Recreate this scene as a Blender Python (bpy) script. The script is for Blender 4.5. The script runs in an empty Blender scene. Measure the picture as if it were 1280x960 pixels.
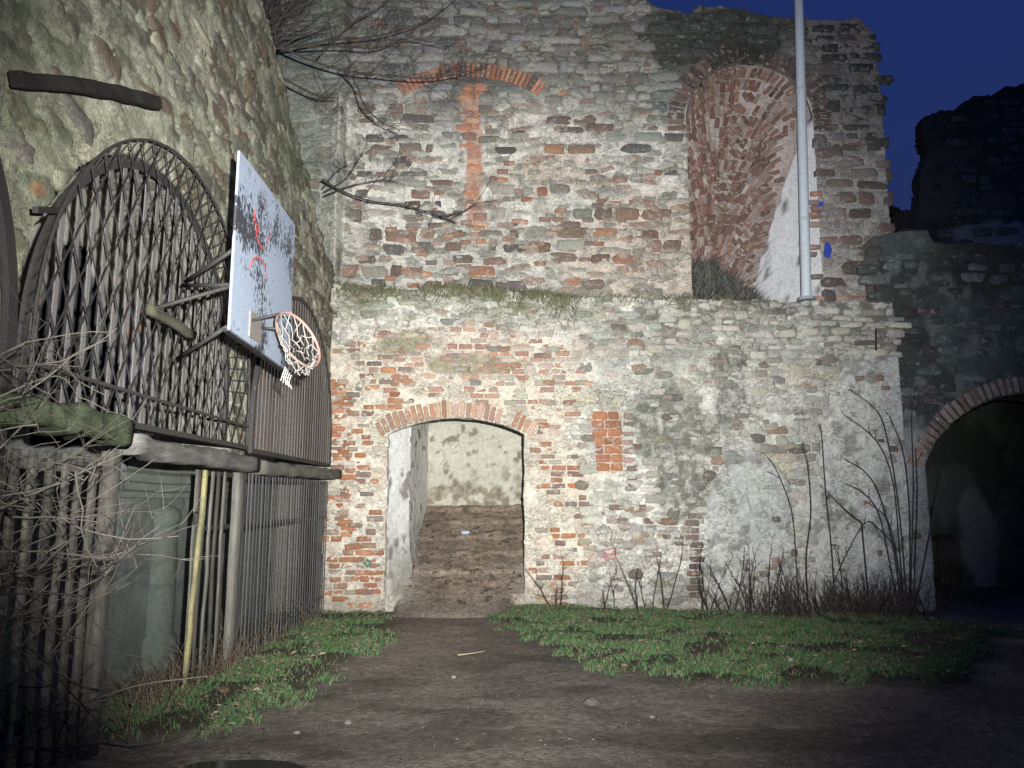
import bpy, math, random
import numpy as np
from mathutils import Vector, Matrix

# ------------------------------------------------------------------ camera, sky, light
scn = bpy.context.scene
COL = scn.collection
F_PX, PITCH, EYE = 950.0, math.radians(8.68), 1.6
cam_d = bpy.data.cameras.new("camera")
cam_d.sensor_width = 36.0
cam_d.lens = F_PX / 1280 * 36.0
cam_d.clip_end = 600
cam = bpy.data.objects.new("camera", cam_d)
COL.objects.link(cam)
cam.location = (0, 0, EYE)
cam.rotation_euler = (math.pi / 2 + PITCH, 0, 0)
scn.camera = cam

world = bpy.data.worlds.new("World")
scn.world = world
world.use_nodes = True
wn = world.node_tree
bg = wn.nodes["Background"]
sky = wn.nodes.new("ShaderNodeTexSky")
sky.sky_type = 'NISHITA'
sky.sun_disc = False
sky.sun_elevation = math.radians(-3.0)
sky.sun_rotation = math.radians(200)
tint = wn.nodes.new("ShaderNodeMix")
tint.data_type = 'RGBA'; tint.blend_type = 'MULTIPLY'
tint.inputs[0].default_value = 1.0
tint.inputs[7].default_value = (0.14, 0.28, 1.0, 1)
wn.links.new(sky.outputs[0], tint.inputs[6])
wn.links.new(tint.outputs[2], bg.inputs[0])
bg.inputs[1].default_value = 1.8

# the hand torch that lights the ruin, held just above and right of the lens
td = bpy.data.lights.new("torch", 'SPOT')
td.energy = 10700
td.color = (1.0, 0.988, 0.945)
td.spot_size = math.radians(80)
td.spot_blend = 1.0
td.shadow_soft_size = 0.03
torch = bpy.data.objects.new("torch", td)
COL.objects.link(torch)
torch.location = (0.20, -0.02, EYE + 0.22)

scn.view_settings.view_transform = 'Standard'
scn.view_settings.look = 'None'
scn.view_settings.exposure = 0.0
scn.view_settings.gamma = 1.0
scn.view_settings.use_curve_mapping = False

CT, ST = math.cos(PITCH), math.sin(PITCH)

def ray(px, py):
    u, v = (px - 640) / F_PX, (480 - py) / F_PX
    return np.array([u, CT - v * ST, ST + v * CT])

def atY(px, py, Y):
    d = ray(px, py); t = Y / d[1]
    return np.array([d[0] * t, Y, EYE + d[2] * t])

def atX(px, py, X):
    d = ray(px, py); t = X / d[0]
    return np.array([X, d[1] * t, EYE + d[2] * t])

def atZ(px, py, Z=0.0):
    d = ray(px, py); t = (Z - EYE) / d[2]
    return np.array([d[0] * t, d[1] * t, Z])

def proj(P):
    P = np.asarray(P, float); x, y, z = P[..., 0], P[..., 1], P[..., 2] - EYE
    dep = y * CT + z * ST
    return 640 + F_PX * x / dep, 480 - F_PX * (-y * ST + z * CT) / dep, dep

aim = Vector(atY(600, 415, 11.3)) - torch.location
torch.rotation_euler = aim.to_track_quat('-Z', 'Y').to_euler()

# ------------------------------------------------------------------ noise
_T = np.random.RandomState(7).rand(16, 256, 256)

def vn(x, y, s=0):
    x = np.asarray(x, float); y = np.asarray(y, float)
    T = _T[s % 16]
    x0 = np.floor(x).astype(int); y0 = np.floor(y).astype(int)
    fx = x - x0; fy = y - y0
    fx = fx * fx * (3 - 2 * fx); fy = fy * fy * (3 - 2 * fy)
    a = T[x0 & 255, y0 & 255]; b = T[(x0 + 1) & 255, y0 & 255]
    c = T[x0 & 255, (y0 + 1) & 255]; d = T[(x0 + 1) & 255, (y0 + 1) & 255]
    return (a * (1 - fx) + b * fx) * (1 - fy) + (c * (1 - fx) + d * fx) * fy

def fbm(x, y, s=0, o=4):
    r = 0; a = 0.5; n = 0
    for k in range(o):
        r = r + a * vn(np.asarray(x) * 2 ** k + 17.3 * k, np.asarray(y) * 2 ** k + 9.1 * k, s + k); n += a; a *= 0.5
    return r / n

def sstep(a, b, x):
    t = np.clip((np.asarray(x, float) - a) / (b - a), 0, 1)
    return t * t * (3 - 2 * t)

def blob(u, v, cu, cv, ru, rv, s=3, k=0.9):
    """soft ragged patch, 0..1"""
    d = np.sqrt(((u - cu) / ru) ** 2 + ((v - cv) / rv) ** 2)
    d = d + k * (fbm(u * 3, v * 3, s) - 0.5)
    return 1 - sstep(0.75, 1.1, d)

def poly_sd(u, v, poly):
    """signed distance, positive inside"""
    u = np.asarray(u, float); v = np.asarray(v, float)
    d2 = np.full(np.broadcast(u, v).shape, 1e9); ins = np.zeros(d2.shape, bool)
    n = len(poly)
    for i in range(n):
        ax, ay = poly[i]; bx, by = poly[(i + 1) % n]
        ex, ey = bx - ax, by - ay
        t = np.clip(((u - ax) * ex + (v - ay) * ey) / (ex * ex + ey * ey + 1e-12), 0, 1)
        d2 = np.minimum(d2, (u - ax - t * ex) ** 2 + (v - ay - t * ey) ** 2)
        c = ((ay > v) != (by > v)) & (u < ex * (v - ay) / (ey if abs(ey) > 1e-9 else 1e-9) + ax)
        ins ^= c
    return np.where(ins, 1, -1) * np.sqrt(d2)

def lerp(a, b, t):
    t = np.asarray(t)[..., None]
    return a * (1 - t) + np.asarray(b) * t

def cells(u, v, su, sv, seed=0, warp=.35):
    """irregular rubble: gap width to the next stone, and two random numbers per stone"""
    x = np.asarray(u, float) / su + warp * (fbm(u * 3, v * 3, seed + 2, 3) - .5) * 3
    y = np.asarray(v, float) / sv + warp * (fbm(u * 3 + 9, v * 3, seed + 3, 3) - .5) * 3
    ix = np.floor(x).astype(int); iy = np.floor(y).astype(int)
    f1 = np.full(x.shape, 9.); f2 = f1.copy(); r1 = np.zeros(x.shape); r2 = np.zeros(x.shape)
    T1, T2, T3, T4 = (_T[(seed + k) % 16] for k in range(4))
    for dx in (-1, 0, 1):
        for dy in (-1, 0, 1):
            jx, jy = (ix + dx) & 255, (iy + dy) & 255
            cx = ix + dx + .5 + .8 * (T1[jx, jy] - .5); cy = iy + dy + .5 + .55 * (T2[jx, jy] - .5)
            d = (np.abs(x - cx) ** 2.6 + np.abs(y - cy) ** 2.6) ** (1 / 2.6)
            n = d < f1
            f2 = np.where(n, f1, np.minimum(f2, d)); f1 = np.where(n, d, f1)
            r1 = np.where(n, T3[jx, jy], r1); r2 = np.where(n, T4[jx, jy], r2)
    return f2 - f1, r1, r2

def A3(*c): return np.array(c, float)

# ------------------------------------------------------------------ materials
def mat_attr(name, rough=0.92, nscale=38.0, bump=0.35, lo=0.72, hi=1.22, spec=0.2, fine=170.0, pits=0.0, stretch=None, cracks=0.0, smear=None, smear_amt=.72):
    m = bpy.data.materials.new(name); m.use_nodes = True
    nt = m.node_tree; N = nt.nodes; L = nt.links
    b = N["Principled BSDF"]
    b.inputs["Roughness"].default_value = rough
    b.inputs["Specular IOR Level"].default_value = spec
    at = N.new("ShaderNodeAttribute"); at.attribute_name = "col"
    geo = N.new("ShaderNodeNewGeometry"); src = geo.outputs["Position"]
    if stretch:
        mp = N.new("ShaderNodeMapping"); mp.inputs["Scale"].default_value = stretch
        L.new(src, mp.inputs["Vector"]); src = mp.outputs[0]
    n1 = N.new("ShaderNodeTexNoise"); n1.inputs["Scale"].default_value = nscale
    n1.inputs["Detail"].default_value = 6; n1.inputs["Roughness"].default_value = 0.7
    L.new(src, n1.inputs["Vector"])
    mr = N.new("ShaderNodeMapRange")
    mr.inputs[1].default_value = 0.3; mr.inputs[2].default_value = 0.7
    mr.inputs[3].default_value = lo; mr.inputs[4].default_value = hi
    L.new(n1.outputs["Fac"], mr.inputs[0])
    mx = N.new("ShaderNodeMix"); mx.data_type = 'RGBA'; mx.blend_type = 'MULTIPLY'; mx.inputs[0].default_value = 1
    L.new(at.outputs["Color"], mx.inputs[6]); L.new(mr.outputs[0], mx.inputs[7])
    out = mx.outputs[2]
    if pits:
        n3 = N.new("ShaderNodeTexNoise"); n3.inputs["Scale"].default_value = 21; n3.inputs["Detail"].default_value = 4
        n3.inputs["Roughness"].default_value = 0.65
        L.new(src, n3.inputs["Vector"])
        r3 = N.new("ShaderNodeMapRange"); r3.inputs[1].default_value = 0.37; r3.inputs[2].default_value = 0.30
        r3.inputs[3].default_value = 0; r3.inputs[4].default_value = pits
        L.new(n3.outputs["Fac"], r3.inputs[0])
        m3 = N.new("ShaderNodeMix"); m3.data_type = 'RGBA'
        L.new(r3.outputs[0], m3.inputs[0]); L.new(out, m3.inputs[6])
        m3.inputs[7].default_value = (0.09, 0.08, 0.065, 1)
        out = m3.outputs[2]
    def layer(out, scale, detail, mscale, r0, r1, amt, colour, ridge=False, mask=0.0):
        mp = N.new("ShaderNodeMapping"); mp.inputs["Scale"].default_value = mscale
        L.new(geo.outputs["Position"], mp.inputs["Vector"])
        nn = N.new("ShaderNodeTexNoise"); nn.inputs["Scale"].default_value = scale; nn.inputs["Detail"].default_value = detail
        nn.inputs["Roughness"].default_value = 0.62
        L.new(mp.outputs[0], nn.inputs["Vector"]); f = nn.outputs["Fac"]
        if ridge:
            sb = N.new("ShaderNodeMath"); sb.operation = 'SUBTRACT'; sb.inputs[1].default_value = 0.5; L.new(f, sb.inputs[0])
            ab = N.new("ShaderNodeMath"); ab.operation = 'ABSOLUTE'; L.new(sb.outputs[0], ab.inputs[0]); f = ab.outputs[0]
        rr = N.new("ShaderNodeMapRange"); rr.inputs[1].default_value = r0; rr.inputs[2].default_value = r1
        rr.inputs[3].default_value = 0; rr.inputs[4].default_value = amt; L.new(f, rr.inputs[0]); fac = rr.outputs[0]
        if mask:
            nm = N.new("ShaderNodeTexNoise"); nm.inputs["Scale"].default_value = 2.4; nm.inputs["Detail"].default_value = 3
            L.new(geo.outputs["Position"], nm.inputs["Vector"])
            rm = N.new("ShaderNodeMapRange"); rm.inputs[1].default_value = mask; rm.inputs[2].default_value = mask + .12
            L.new(nm.outputs["Fac"], rm.inputs[0])
            mu = N.new("ShaderNodeMath"); mu.operation = 'MULTIPLY'; L.new(fac, mu.inputs[0]); L.new(rm.outputs[0], mu.inputs[1]); fac = mu.outputs[0]
        mm = N.new("ShaderNodeMix"); mm.data_type = 'RGBA'
        L.new(fac, mm.inputs[0]); L.new(out, mm.inputs[6]); mm.inputs[7].default_value = (*colour, 1)
        return mm.outputs[2]
    if cracks:
        out = layer(out, 7.5, 7, (1, 1, 2.1), 0.024, 0.006, cracks, (.085, .078, .062), True, .40)
        out = layer(out, 15, 6, (1, 1, 2.7), 0.020, 0.005, cracks * .8, (.11, .10, .082), True, .47)
        out = layer(out, 30, 4, (1, 1, 1.9), 0.39, 0.33, cracks, (.10, .09, .072))
    if smear:
        out = layer(out, 11, 6, (1, 1, 1.4), 0.55, 0.66, smear_amt, smear)
        out = layer(out, 26, 4, (1, 1, 1.3), 0.36, 0.31, .6, (.06, .052, .045))
    L.new(out, b.inputs["Base Color"])
    n2 = N.new("ShaderNodeTexNoise"); n2.inputs["Scale"].default_value = fine; n2.inputs["Detail"].default_value = 5
    L.new(src, n2.inputs["Vector"])
    ad = N.new("ShaderNodeMath"); ad.operation = 'ADD'
    L.new(n1.outputs["Fac"], ad.inputs[0]); L.new(n2.outputs["Fac"], ad.inputs[1])
    bp = N.new("ShaderNodeBump"); bp.inputs["Strength"].default_value = bump; bp.inputs["Distance"].default_value = 0.02
    L.new(ad.outputs[0], bp.inputs["Height"]); L.new(bp.outputs[0], b.inputs["Normal"])
    return m

M_MORTAR = mat_attr("lime_mortar", 0.95, 24, 0.8, 0.62, 1.25, 0.1, 120, cracks=.8)
M_PLASTER = mat_attr("old_plaster", 0.95, 18, 0.5, 0.75, 1.18, 0.1, 110, pits=0.5)
M_STONE = mat_attr("rubble_stone", 0.9, 30, 0.7, 0.6, 1.3, 0.2, 130, smear=(.42, .405, .36), smear_amt=.42)
M_BRICK = mat_attr("fired_brick", 0.92, 45, 0.6, 0.65, 1.25, 0.15, 190, smear=(.46, .41, .34), smear_amt=.78)
M_SOIL = mat_attr("trodden_soil", 0.93, 16, 1.0, 0.5, 1.4, 0.12, 60, cracks=.55)
M_WOOD = mat_attr("weathered_wood", 0.85, 20, 0.5, 0.55, 1.35, 0.25, 90, stretch=(1.6, 1.6, 0.18))
M_BEAM = mat_attr("weathered_beam", 0.88, 20, 0.5, 0.55, 1.35, 0.2, 90, stretch=(1.6, 0.2, 1.6))
M_IRON = mat_attr("rusted_iron", 0.62, 60, 0.3, 0.6, 1.4, 0.4, 200)
M_PAINT = mat_attr("faded_paint", 0.6, 40, 0.2, 0.75, 1.15, 0.4, 150)
M_STEM = mat_attr("dry_stem", 0.85, 60, 0.2, 0.7, 1.3, 0.2, 200)
M_LEAF = mat_attr("leaf", 0.75, 60, 0.1, 0.7, 1.3, 0.3, 200)
M_SPRAY = mat_attr("spray_paint", 0.7, 30, 0.1, 0.6, 1.2, 0.3, 150)
M_CORD = mat_attr("net_cord", 0.9, 80, 0.2, 0.8, 1.15, 0.2, 200)

def mat_board():
    m = mat_attr("flaking_white_board", 0.6, 30, 0.15, 0.85, 1.1, 0.35, 120)
    nt = m.node_tree; N = nt.nodes; L = nt.links
    b = N["Principled BSDF"]
    prev = b.inputs["Base Color"].links[0].from_socket
    geo = N.new("ShaderNodeNewGeometry")
    mp = N.new("ShaderNodeMapping"); mp.inputs["Scale"].default_value = (1, 1.0, 0.55)
    L.new(geo.outputs["Position"], mp.inputs[0])
    n = N.new("ShaderNodeTexNoise"); n.inputs["Scale"].default_value = 34; n.inputs["Detail"].default_value = 6; n.inputs["Roughness"].default_value = 0.65
    L.new(mp.outputs[0], n.inputs["Vector"])
    nb = N.new("ShaderNodeTexNoise"); nb.inputs["Scale"].default_value = 1.5; nb.inputs["Detail"].default_value = 2
    L.new(geo.outputs["Position"], nb.inputs["Vector"])
    ad = N.new("ShaderNodeMath"); ad.operation = 'MULTIPLY_ADD'; ad.inputs[1].default_value = 1.25
    L.new(nb.outputs["Fac"], ad.inputs[0]); L.new(n.outputs["Fac"], ad.inputs[2])
    r = N.new("ShaderNodeMapRange"); r.inputs[1].default_value = 1.20; r.inputs[2].default_value = 1.235
    L.new(ad.outputs[0], r.inputs[0])
    mx = N.new("ShaderNodeMix"); mx.data_type = 'RGBA'
    L.new(r.outputs[0], mx.inputs[0]); L.new(prev, mx.inputs[6])
    mx.inputs[7].default_value = (0.03, 0.032, 0.04, 1)
    L.new(mx.outputs[2], b.inputs["Base Color"])
    return m
M_BOARD = mat_board()

def mat_water():
    m = bpy.data.materials.new("puddle_water"); m.use_nodes = True
    nt = m.node_tree; b = nt.nodes["Principled BSDF"]
    b.inputs["Base Color"].default_value = (0.012, 0.011, 0.009, 1)
    b.inputs["Roughness"].default_value = 0.13
    n = nt.nodes.new("ShaderNodeTexNoise"); n.inputs["Scale"].default_value = 6
    bp = nt.nodes.new("ShaderNodeBump"); bp.inputs["Strength"].default_value = 0.10
    nt.links.new(n.outputs["Fac"], bp.inputs["Height"]); nt.links.new(bp.outputs[0], b.inputs["Normal"])
    return m
M_WATER = mat_water()

M_POST = mat_attr("peeling_paint", 0.8, 40, 0.4, 0.65, 1.2, 0.3, 150, smear=(.12, .11, .08))

# ------------------------------------------------------------------ mesh helpers
def make_mesh(name, V, F, mat, col=None, smooth=True):
    """F: list of index tuples or an (n,4)/(n,3) int array; col: (3,) or (n,3)"""
    V = np.asarray(V, np.float32)
    me = bpy.data.meshes.new(name)
    if isinstance(F, np.ndarray):
        k = F.shape[1]; nf = len(F)
        me.vertices.add(len(V)); me.vertices.foreach_set("co", V.ravel())
        me.loops.add(nf * k); me.loops.foreach_set("vertex_index", F.astype(np.int32).ravel())
        me.polygons.add(nf)
        me.polygons.foreach_set("loop_start", np.arange(0, nf * k, k, dtype=np.int32))
        me.update(calc_edges=True)
    else:
        me.from_pydata(V.tolist(), [], [tuple(int(i) for i in f) for f in F])
    if smooth:
        me.polygons.foreach_set("use_smooth", np.ones(len(me.polygons), bool))
    if col is not None:
        col = np.asarray(col, np.float32)
        if col.ndim == 1: col = np.tile(col, (len(V), 1))
        c4 = np.ones((len(V), 4), np.float32); c4[:, :3] = np.clip(col, 0, 1)
        at = me.color_attributes.new("col", 'FLOAT_COLOR', 'POINT')
        at.data.foreach_set("color", c4.ravel())
    me.materials.append(mat)
    me.validate(); me.update()
    return me

def thing(name, label, cat, loc=(0, 0, 0), group=None):
    o = bpy.data.objects.new(name, None); COL.objects.link(o)
    o.location = loc; o['label'] = label; o['category'] = cat
    o.empty_display_size = 0.2
    if group: o['group'] = group
    return o

def tag(o, label, cat, group=None):
    o['label'] = label; o['category'] = cat
    if group: o['group'] = group
    return o

def obj(name, V, F, mat, parent=None, col=None, smooth=True, kind=None, label=None, centre=True, gparent=None):
    """world-space vertices -> object whose origin is its own centre; gparent: root of a sub-part's part"""
    V = np.asarray(V, float)
    c = (V.max(0) + V.min(0)) / 2 if centre else np.zeros(3)
    o = bpy.data.objects.new(name, make_mesh(name, V - c, F, mat, col, smooth))
    COL.objects.link(o)
    off = np.zeros(3); p = parent
    if p is not None:
        o.parent = p
        while p is not None:
            off = off + np.array(p.location); p = p.parent
    o.location = c - off
    if kind: o['kind'] = kind
    if label: o['label'] = label
    return o

class Bag:
    """collects shapes into one mesh"""
    def __init__(s): s.V = []; s.F = []; s.C = []; s.n = 0
    def add(s, V, F, col):
        V = np.asarray(V, float); s.V.append(V)
        s.F += [tuple(int(i) + s.n for i in f) for f in F]
        c = np.asarray(col, float)
        s.C.append(np.tile(c, (len(V), 1)) if c.ndim == 1 else c); s.n += len(V)
    def build(s, name, mat, parent=None, **k):
        return obj(name, np.vstack(s.V), s.F, mat, parent, np.vstack(s.C), **k)

def tube(pts, rad, sides=5, caps=True):
    pts = np.asarray(pts, float); n = len(pts)
    rad = np.broadcast_to(np.asarray(rad, float), (n,))
    V = []; F = []
    ref = np.array([0.0, 0.0, 1.0])
    for i in range(n):
        d = pts[min(i + 1, n - 1)] - pts[max(i - 1, 0)]
        d = d / (np.linalg.norm(d) + 1e-9)
        r = ref if abs(d @ ref) < 0.9 else np.array([1.0, 0, 0])
        a = np.cross(d, r); a /= np.linalg.norm(a); b = np.cross(d, a)
        for k in range(sides):
            t = 2 * math.pi * k / sides
            V.append(pts[i] + rad[i] * (math.cos(t) * a + math.sin(t) * b))
    for i in range(n - 1):
        for k in range(sides):
            F.append((i * sides + k, i * sides + (k + 1) % sides, (i + 1) * sides + (k + 1) % sides, (i + 1) * sides + k))
    if caps:
        F.append(tuple(range(sides))[::-1]); F.append(tuple((n - 1) * sides + k for k in range(sides)))
    return np.array(V), F

BOXF = [(0, 3, 2, 1), (4, 5, 6, 7), (0, 1, 5, 4), (1, 2, 6, 5), (2, 3, 7, 6), (3, 0, 4, 7)]
def bar(a, b, side, w, t, taper=1.0):
    """rectangular bar a->b; width w along 'side', thickness t across"""
    a = np.asarray(a, float); b = np.asarray(b, float); d = b - a; d /= np.linalg.norm(d)
    s = np.asarray(side, float); s = s - d * (s @ d); s /= np.linalg.norm(s); n = np.cross(d, s)
    V = []
    for p, k in ((a, 1.0), (b, taper)):
        for x, y in ((-1, -1), (1, -1), (1, 1), (-1, 1)):
            V.append(p + s * x * w * k / 2 + n * y * t * k / 2)
    return np.array(V), BOXF

def plank(a, b, side, w, t, rng, seg=7, wob=0.006, bev=0.006):
    """weathered timber: bevelled cross-section, wobbling along its length"""
    a = np.asarray(a, float); b = np.asarray(b, float); d = b - a; d /= np.linalg.norm(d)
    s = np.asarray(side, float); s = s - d * (s @ d); s /= np.linalg.norm(s); n = np.cross(d, s)
    x, y, e = w / 2, t / 2, bev
    prof = [(-x + e, -y), (x - e, -y), (x, -y + e), (x, y - e), (x - e, y), (-x + e, y), (-x, y - e), (-x, -y + e)]
    V = []; F = []
    for i in range(seg + 1):
        p = a + (b - a) * i / seg + s * rng.uniform(-wob, wob) + n * rng.uniform(-wob, wob)
        k = 1 + rng.uniform(-.5, .5) * wob / max(w, .02)
        if i in (0, seg): p = p + d * rng.uniform(-wob, wob)
        for (px, py) in prof: V.append(p + s * px * k + n * py * k)
    for i in range(seg):
        for k in range(8):
            F.append((i * 8 + k, i * 8 + (k + 1) % 8, i * 8 + 8 + (k + 1) % 8, i * 8 + 8 + k))
    F.append(tuple(range(8))[::-1]); F.append(tuple(seg * 8 + k for k in range(8)))
    return np.array(V), F

# ------------------------------------------------------------------ masonry
class Frame:
    def __init__(s, O, U, N):
        s.O = np.array(O, float); s.U = np.array(U, float); s.N = np.array(N, float); s.Z = np.array([0, 0, 1.0])
    def w(s, u, v, n):
        u = np.asarray(u, float)[..., None]; v = np.asarray(v, float)[..., None]; n = np.asarray(n, float)[..., None]
        return s.O + u * s.U + v * s.Z + n * s.N

def sheet(name, root, fr, u0, u1, v0, v1, step, hfun, cfun, sdf, depth, mat, nseg=4, rough=0.02, kind=None, revcol=None):
    """a displaced wall face with openings (sdf<0) and reveals running back by depth"""
    nu = int(round((u1 - u0) / step)) + 1; nv = int(round((v1 - v0) / step)) + 1
    uu, vv = np.meshgrid(np.linspace(u0, u1, nu), np.linspace(v0, v1, nv))
    idx = np.arange(nu * nv).reshape(nv, nu)
    Q = np.stack([idx[:-1, :-1], idx[:-1, 1:], idx[1:, 1:], idx[1:, :-1]], -1).reshape(-1, 4)
    u = uu.ravel().copy(); v = vv.ravel().copy()
    if sdf is not None:
        keep = sdf(u[Q].mean(1), v[Q].mean(1)) > 0
        Q = Q[keep]
        used = np.zeros(len(u), bool); used[Q.ravel()] = True
        for _ in range(2):
            s = sdf(u, v); e = 1e-3
            m = used & (s < 0.4 * step)
            mu, mv = u[m], v[m]
            gu = (sdf(mu + e, mv) - sdf(mu - e, mv)) / (2 * e); gv = (sdf(mu, mv + e) - sdf(mu, mv - e)) / (2 * e)
            g2 = gu ** 2 + gv ** 2 + 1e-6
            # only vertices that straddle the edge are pulled onto it
            k = np.clip(s[m], -step, 0.0) * (s[m] < 0)
            u[m] = mu - k * gu / g2; v[m] = mv - k * gv / g2
    else:
        used = np.ones(len(u), bool)
    h = hfun(u, v); c = cfun(u, v)
    V = fr.w(u, v, h)
    # boundary edges
    E = np.concatenate([Q[:, [0, 1]], Q[:, [1, 2]], Q[:, [2, 3]], Q[:, [3, 0]]])
    key = np.sort(E, 1); k1 = key[:, 0] * len(u) + key[:, 1]
    _, first, cnt = np.unique(k1, return_index=True, return_counts=True)
    B = E[first[cnt == 1]]
    bv = np.unique(B); remap = np.full(len(u), -1); remap[bv] = np.arange(len(bv))
    layers = [V]; cols = [c]; faces = [Q]
    prev = bv; base = len(V)
    rc = c[bv] if revcol is None else np.tile(np.asarray(revcol, float), (len(bv), 1))
    for k in range(1, nseg + 1):
        n = -(depth(u[bv], v[bv]) if callable(depth) else depth) * (.03 if k == 1 else (k - 1) / (nseg - 1)) + 0 * h[bv]
        j = rough * (fbm(u[bv] * 6 + k * 3.1, v[bv] * 6, 5) - .5) * 2
        layers.append(fr.w(u[bv] + j, v[bv] + rough * (fbm(u[bv] * 6, v[bv] * 6 + k * 2.7, 6) - .5), n))
        cols.append(rc * (0.8 + 0.4 * vn(u[bv] * 14 + k * 5.7, v[bv] * 14, 2))[:, None])
        cur = base + np.arange(len(bv)); base += len(bv)
        pa = B[:, 0] if k == 1 else prev[remap[B[:, 0]]]; pb = B[:, 1] if k == 1 else prev[remap[B[:, 1]]]
        faces.append(np.stack([pb, pa, cur[remap[B[:, 0]]], cur[remap[B[:, 1]]]], -1))
        prev = cur
    V = np.vstack(layers); c = np.vstack(cols); Q = np.vstack(faces)
    us = np.zeros(len(V), bool); us[Q.ravel()] = True
    nm = np.cumsum(us) - 1
    return obj(name, V[us], nm[Q], mat, root, c[us], kind=kind, centre=False)

def stone_shape(rng, w, h, e=4.0, jit=0.07, N=10):
    t = np.linspace(0, 2 * math.pi, N, endpoint=False) + rng.uniform(-.12, .12, N)
    c, s = np.cos(t), np.sin(t)
    r = 1 + rng.uniform(-jit, jit, N)
    x = np.sign(c) * np.abs(c) ** (2 / e) * w / 2 * r; y = np.sign(s) * np.abs(s) ** (2 / e) * h / 2 * r
    sk = rng.uniform(-.12, .12)
    return x + y * sk, y + x * rng.uniform(-.05, .05)

def brick_shape(rng, w, h, ch=None, jit=0.006):
    ch = min(w, h) * 0.16 if ch is None else ch
    a, b = w / 2, h / 2
    p = np.array([(-a + ch, -b), (a - ch, -b), (a, -b + ch), (a, b - ch), (a - ch, b), (-a + ch, b), (-a, b - ch), (-a, -b + ch)])
    p += rng.uniform(-jit, jit, p.shape)
    return p[:, 0], p[:, 1]

def piece(fr, rng, cu, cv, xs, ys, zf, ang=0.0, thick=0.07, dome=0.006):
    """one stone or brick set in a wall: bevelled rim, uneven face. 50 triangles for a ten-sided outline"""
    n = len(xs); ca, sa = math.cos(ang), math.sin(ang)
    tx, ty = rng.uniform(-.03, .03, 2)
    U = []; Vv = []; Nn = []
    for k, (sc, dz) in enumerate(((1.0, -thick), (0.97, -0.010), (0.80, 0.0))):
        U.append(xs * sc); Vv.append(ys * sc)
        Nn.append(zf + dz + (rng.uniform(-.004, .004, n) if k else 0) + (xs * tx + ys * ty) * (k > 0))
    U.append([0.]); Vv.append([0.]); Nn.append([zf + dome])
    U = np.concatenate(U); Vv = np.concatenate(Vv); Nn = np.concatenate(Nn)
    W = fr.w(cu + U * ca - Vv * sa, cv + U * sa + Vv * ca, Nn)
    F = []
    for r in (0, 1):
        for i in range(n):
            j = (i + 1) % n
            F.append((r * n + i, r * n + j, (r + 1) * n + j, (r + 1) * n + i))
    for i in range(n): F.append((2 * n + i, 2 * n + (i + 1) % n, 3 * n))
    return W, F

def emit(root, pieces, name, rest, mat, limit=300, smooth=True):
    """largest-in-view pieces as parts of their own, the others joined"""
    sc = []
    for V, F, c in pieces:
        x, y, d = proj(V.mean(0))
        seen = d > 0.3 and -5 < x < 1285 and -5 < y < 965
        ext = np.ptp(V, axis=0); a = sorted(ext)[-1] * sorted(ext)[-2]
        sc.append(a / max(d, .3) ** 2 if seen else 0)
    order = np.argsort(-np.array(sc))
    keep = [i for i in order[:limit] if sc[i] > 0]; ks = set(keep)
    for i in keep:
        V, F, c = pieces[i]
        obj(name, V, F, mat, root, c, smooth)
    left = [i for i in range(len(pieces)) if i not in ks]
    if left:
        b = Bag()
        for i in left: b.add(*pieces[i])
        b.build(rest, mat, root, kind='stuff', smooth=smooth)

def courses(rng, u0, u1, v0, v1, hr, wr, warp=0.05, ws=1):
    v = v0
    while v < v1:
        h = rng.uniform(*hr); u = u0 - rng.uniform(0, wr[1])
        while u < u1:
            w = rng.uniform(*wr)
            cu = u + w / 2
            cv = v + h / 2 + warp * (float(fbm(cu * .9, v * .9, ws, 2)) - .5) * 2
            yield cu, cv, w, h
            u += w
        v += h

def pick(rng, pal, var=0.18):
    c = np.array(pal[rng.randint(len(pal))], float)
    if c[0] > 1.5 * c[1]: c = c * .86 + .14 * np.array([.27, .20, .155])
    return np.clip(c * (1 + rng.uniform(-var, var)) * (1 + rng.uniform(-.05, .05, 3)), 0.01, 0.8)

GREY = [(.30, .29, .25), (.24, .24, .21), (.36, .34, .29), (.20, .19, .17), (.33, .31, .25), (.40, .38, .32)]
BROWN = [(.17, .13, .105), (.19, .14, .11), (.145, .115, .098), (.22, .15, .115), (.18, .155, .13), (.125, .11, .10)]
PALE = [(.45, .43, .37), (.40, .40, .36), (.36, .37, .34), (.48, .45, .38)]
BRICK = [(.29, .15, .10), (.33, .155, .09), (.25, .145, .115), (.32, .19, .14), (.23, .155, .13), (.36, .18, .105)]
ORANGE = [(.36, .150, .075), (.33, .135, .07), (.39, .175, .09), (.28, .125, .08)]
DULL = [(.23, .17, .14), (.28, .18, .135), (.20, .165, .145), (.32, .24, .20)]

# =================================================================== GROUND
def ground_h(x, y):
    h = 0.05 * (fbm(x * .7, y * .7, 2) - .5) + 0.02 * (fbm(x * 4, y * 4, 3) - .5) + .012 * (fbm(x * 13, y * 13, 4) - .5)
    h = h + 0.10 * sstep(-.2, .4, grass_sd(x, y)) * sstep(10.0, 11.3, y) * .6
    h = h + 0.05 * sstep(-.1, .25, grass_sd(x, y))
    d = np.sqrt(((x + 1.66) / .40) ** 2 + ((y - 4.90) / .18) ** 2)     # hollow holding the puddle
    h = h * sstep(.5, 1.6, d) - 0.05 * (1 - sstep(.6, 1.6, d))
    return h

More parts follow.
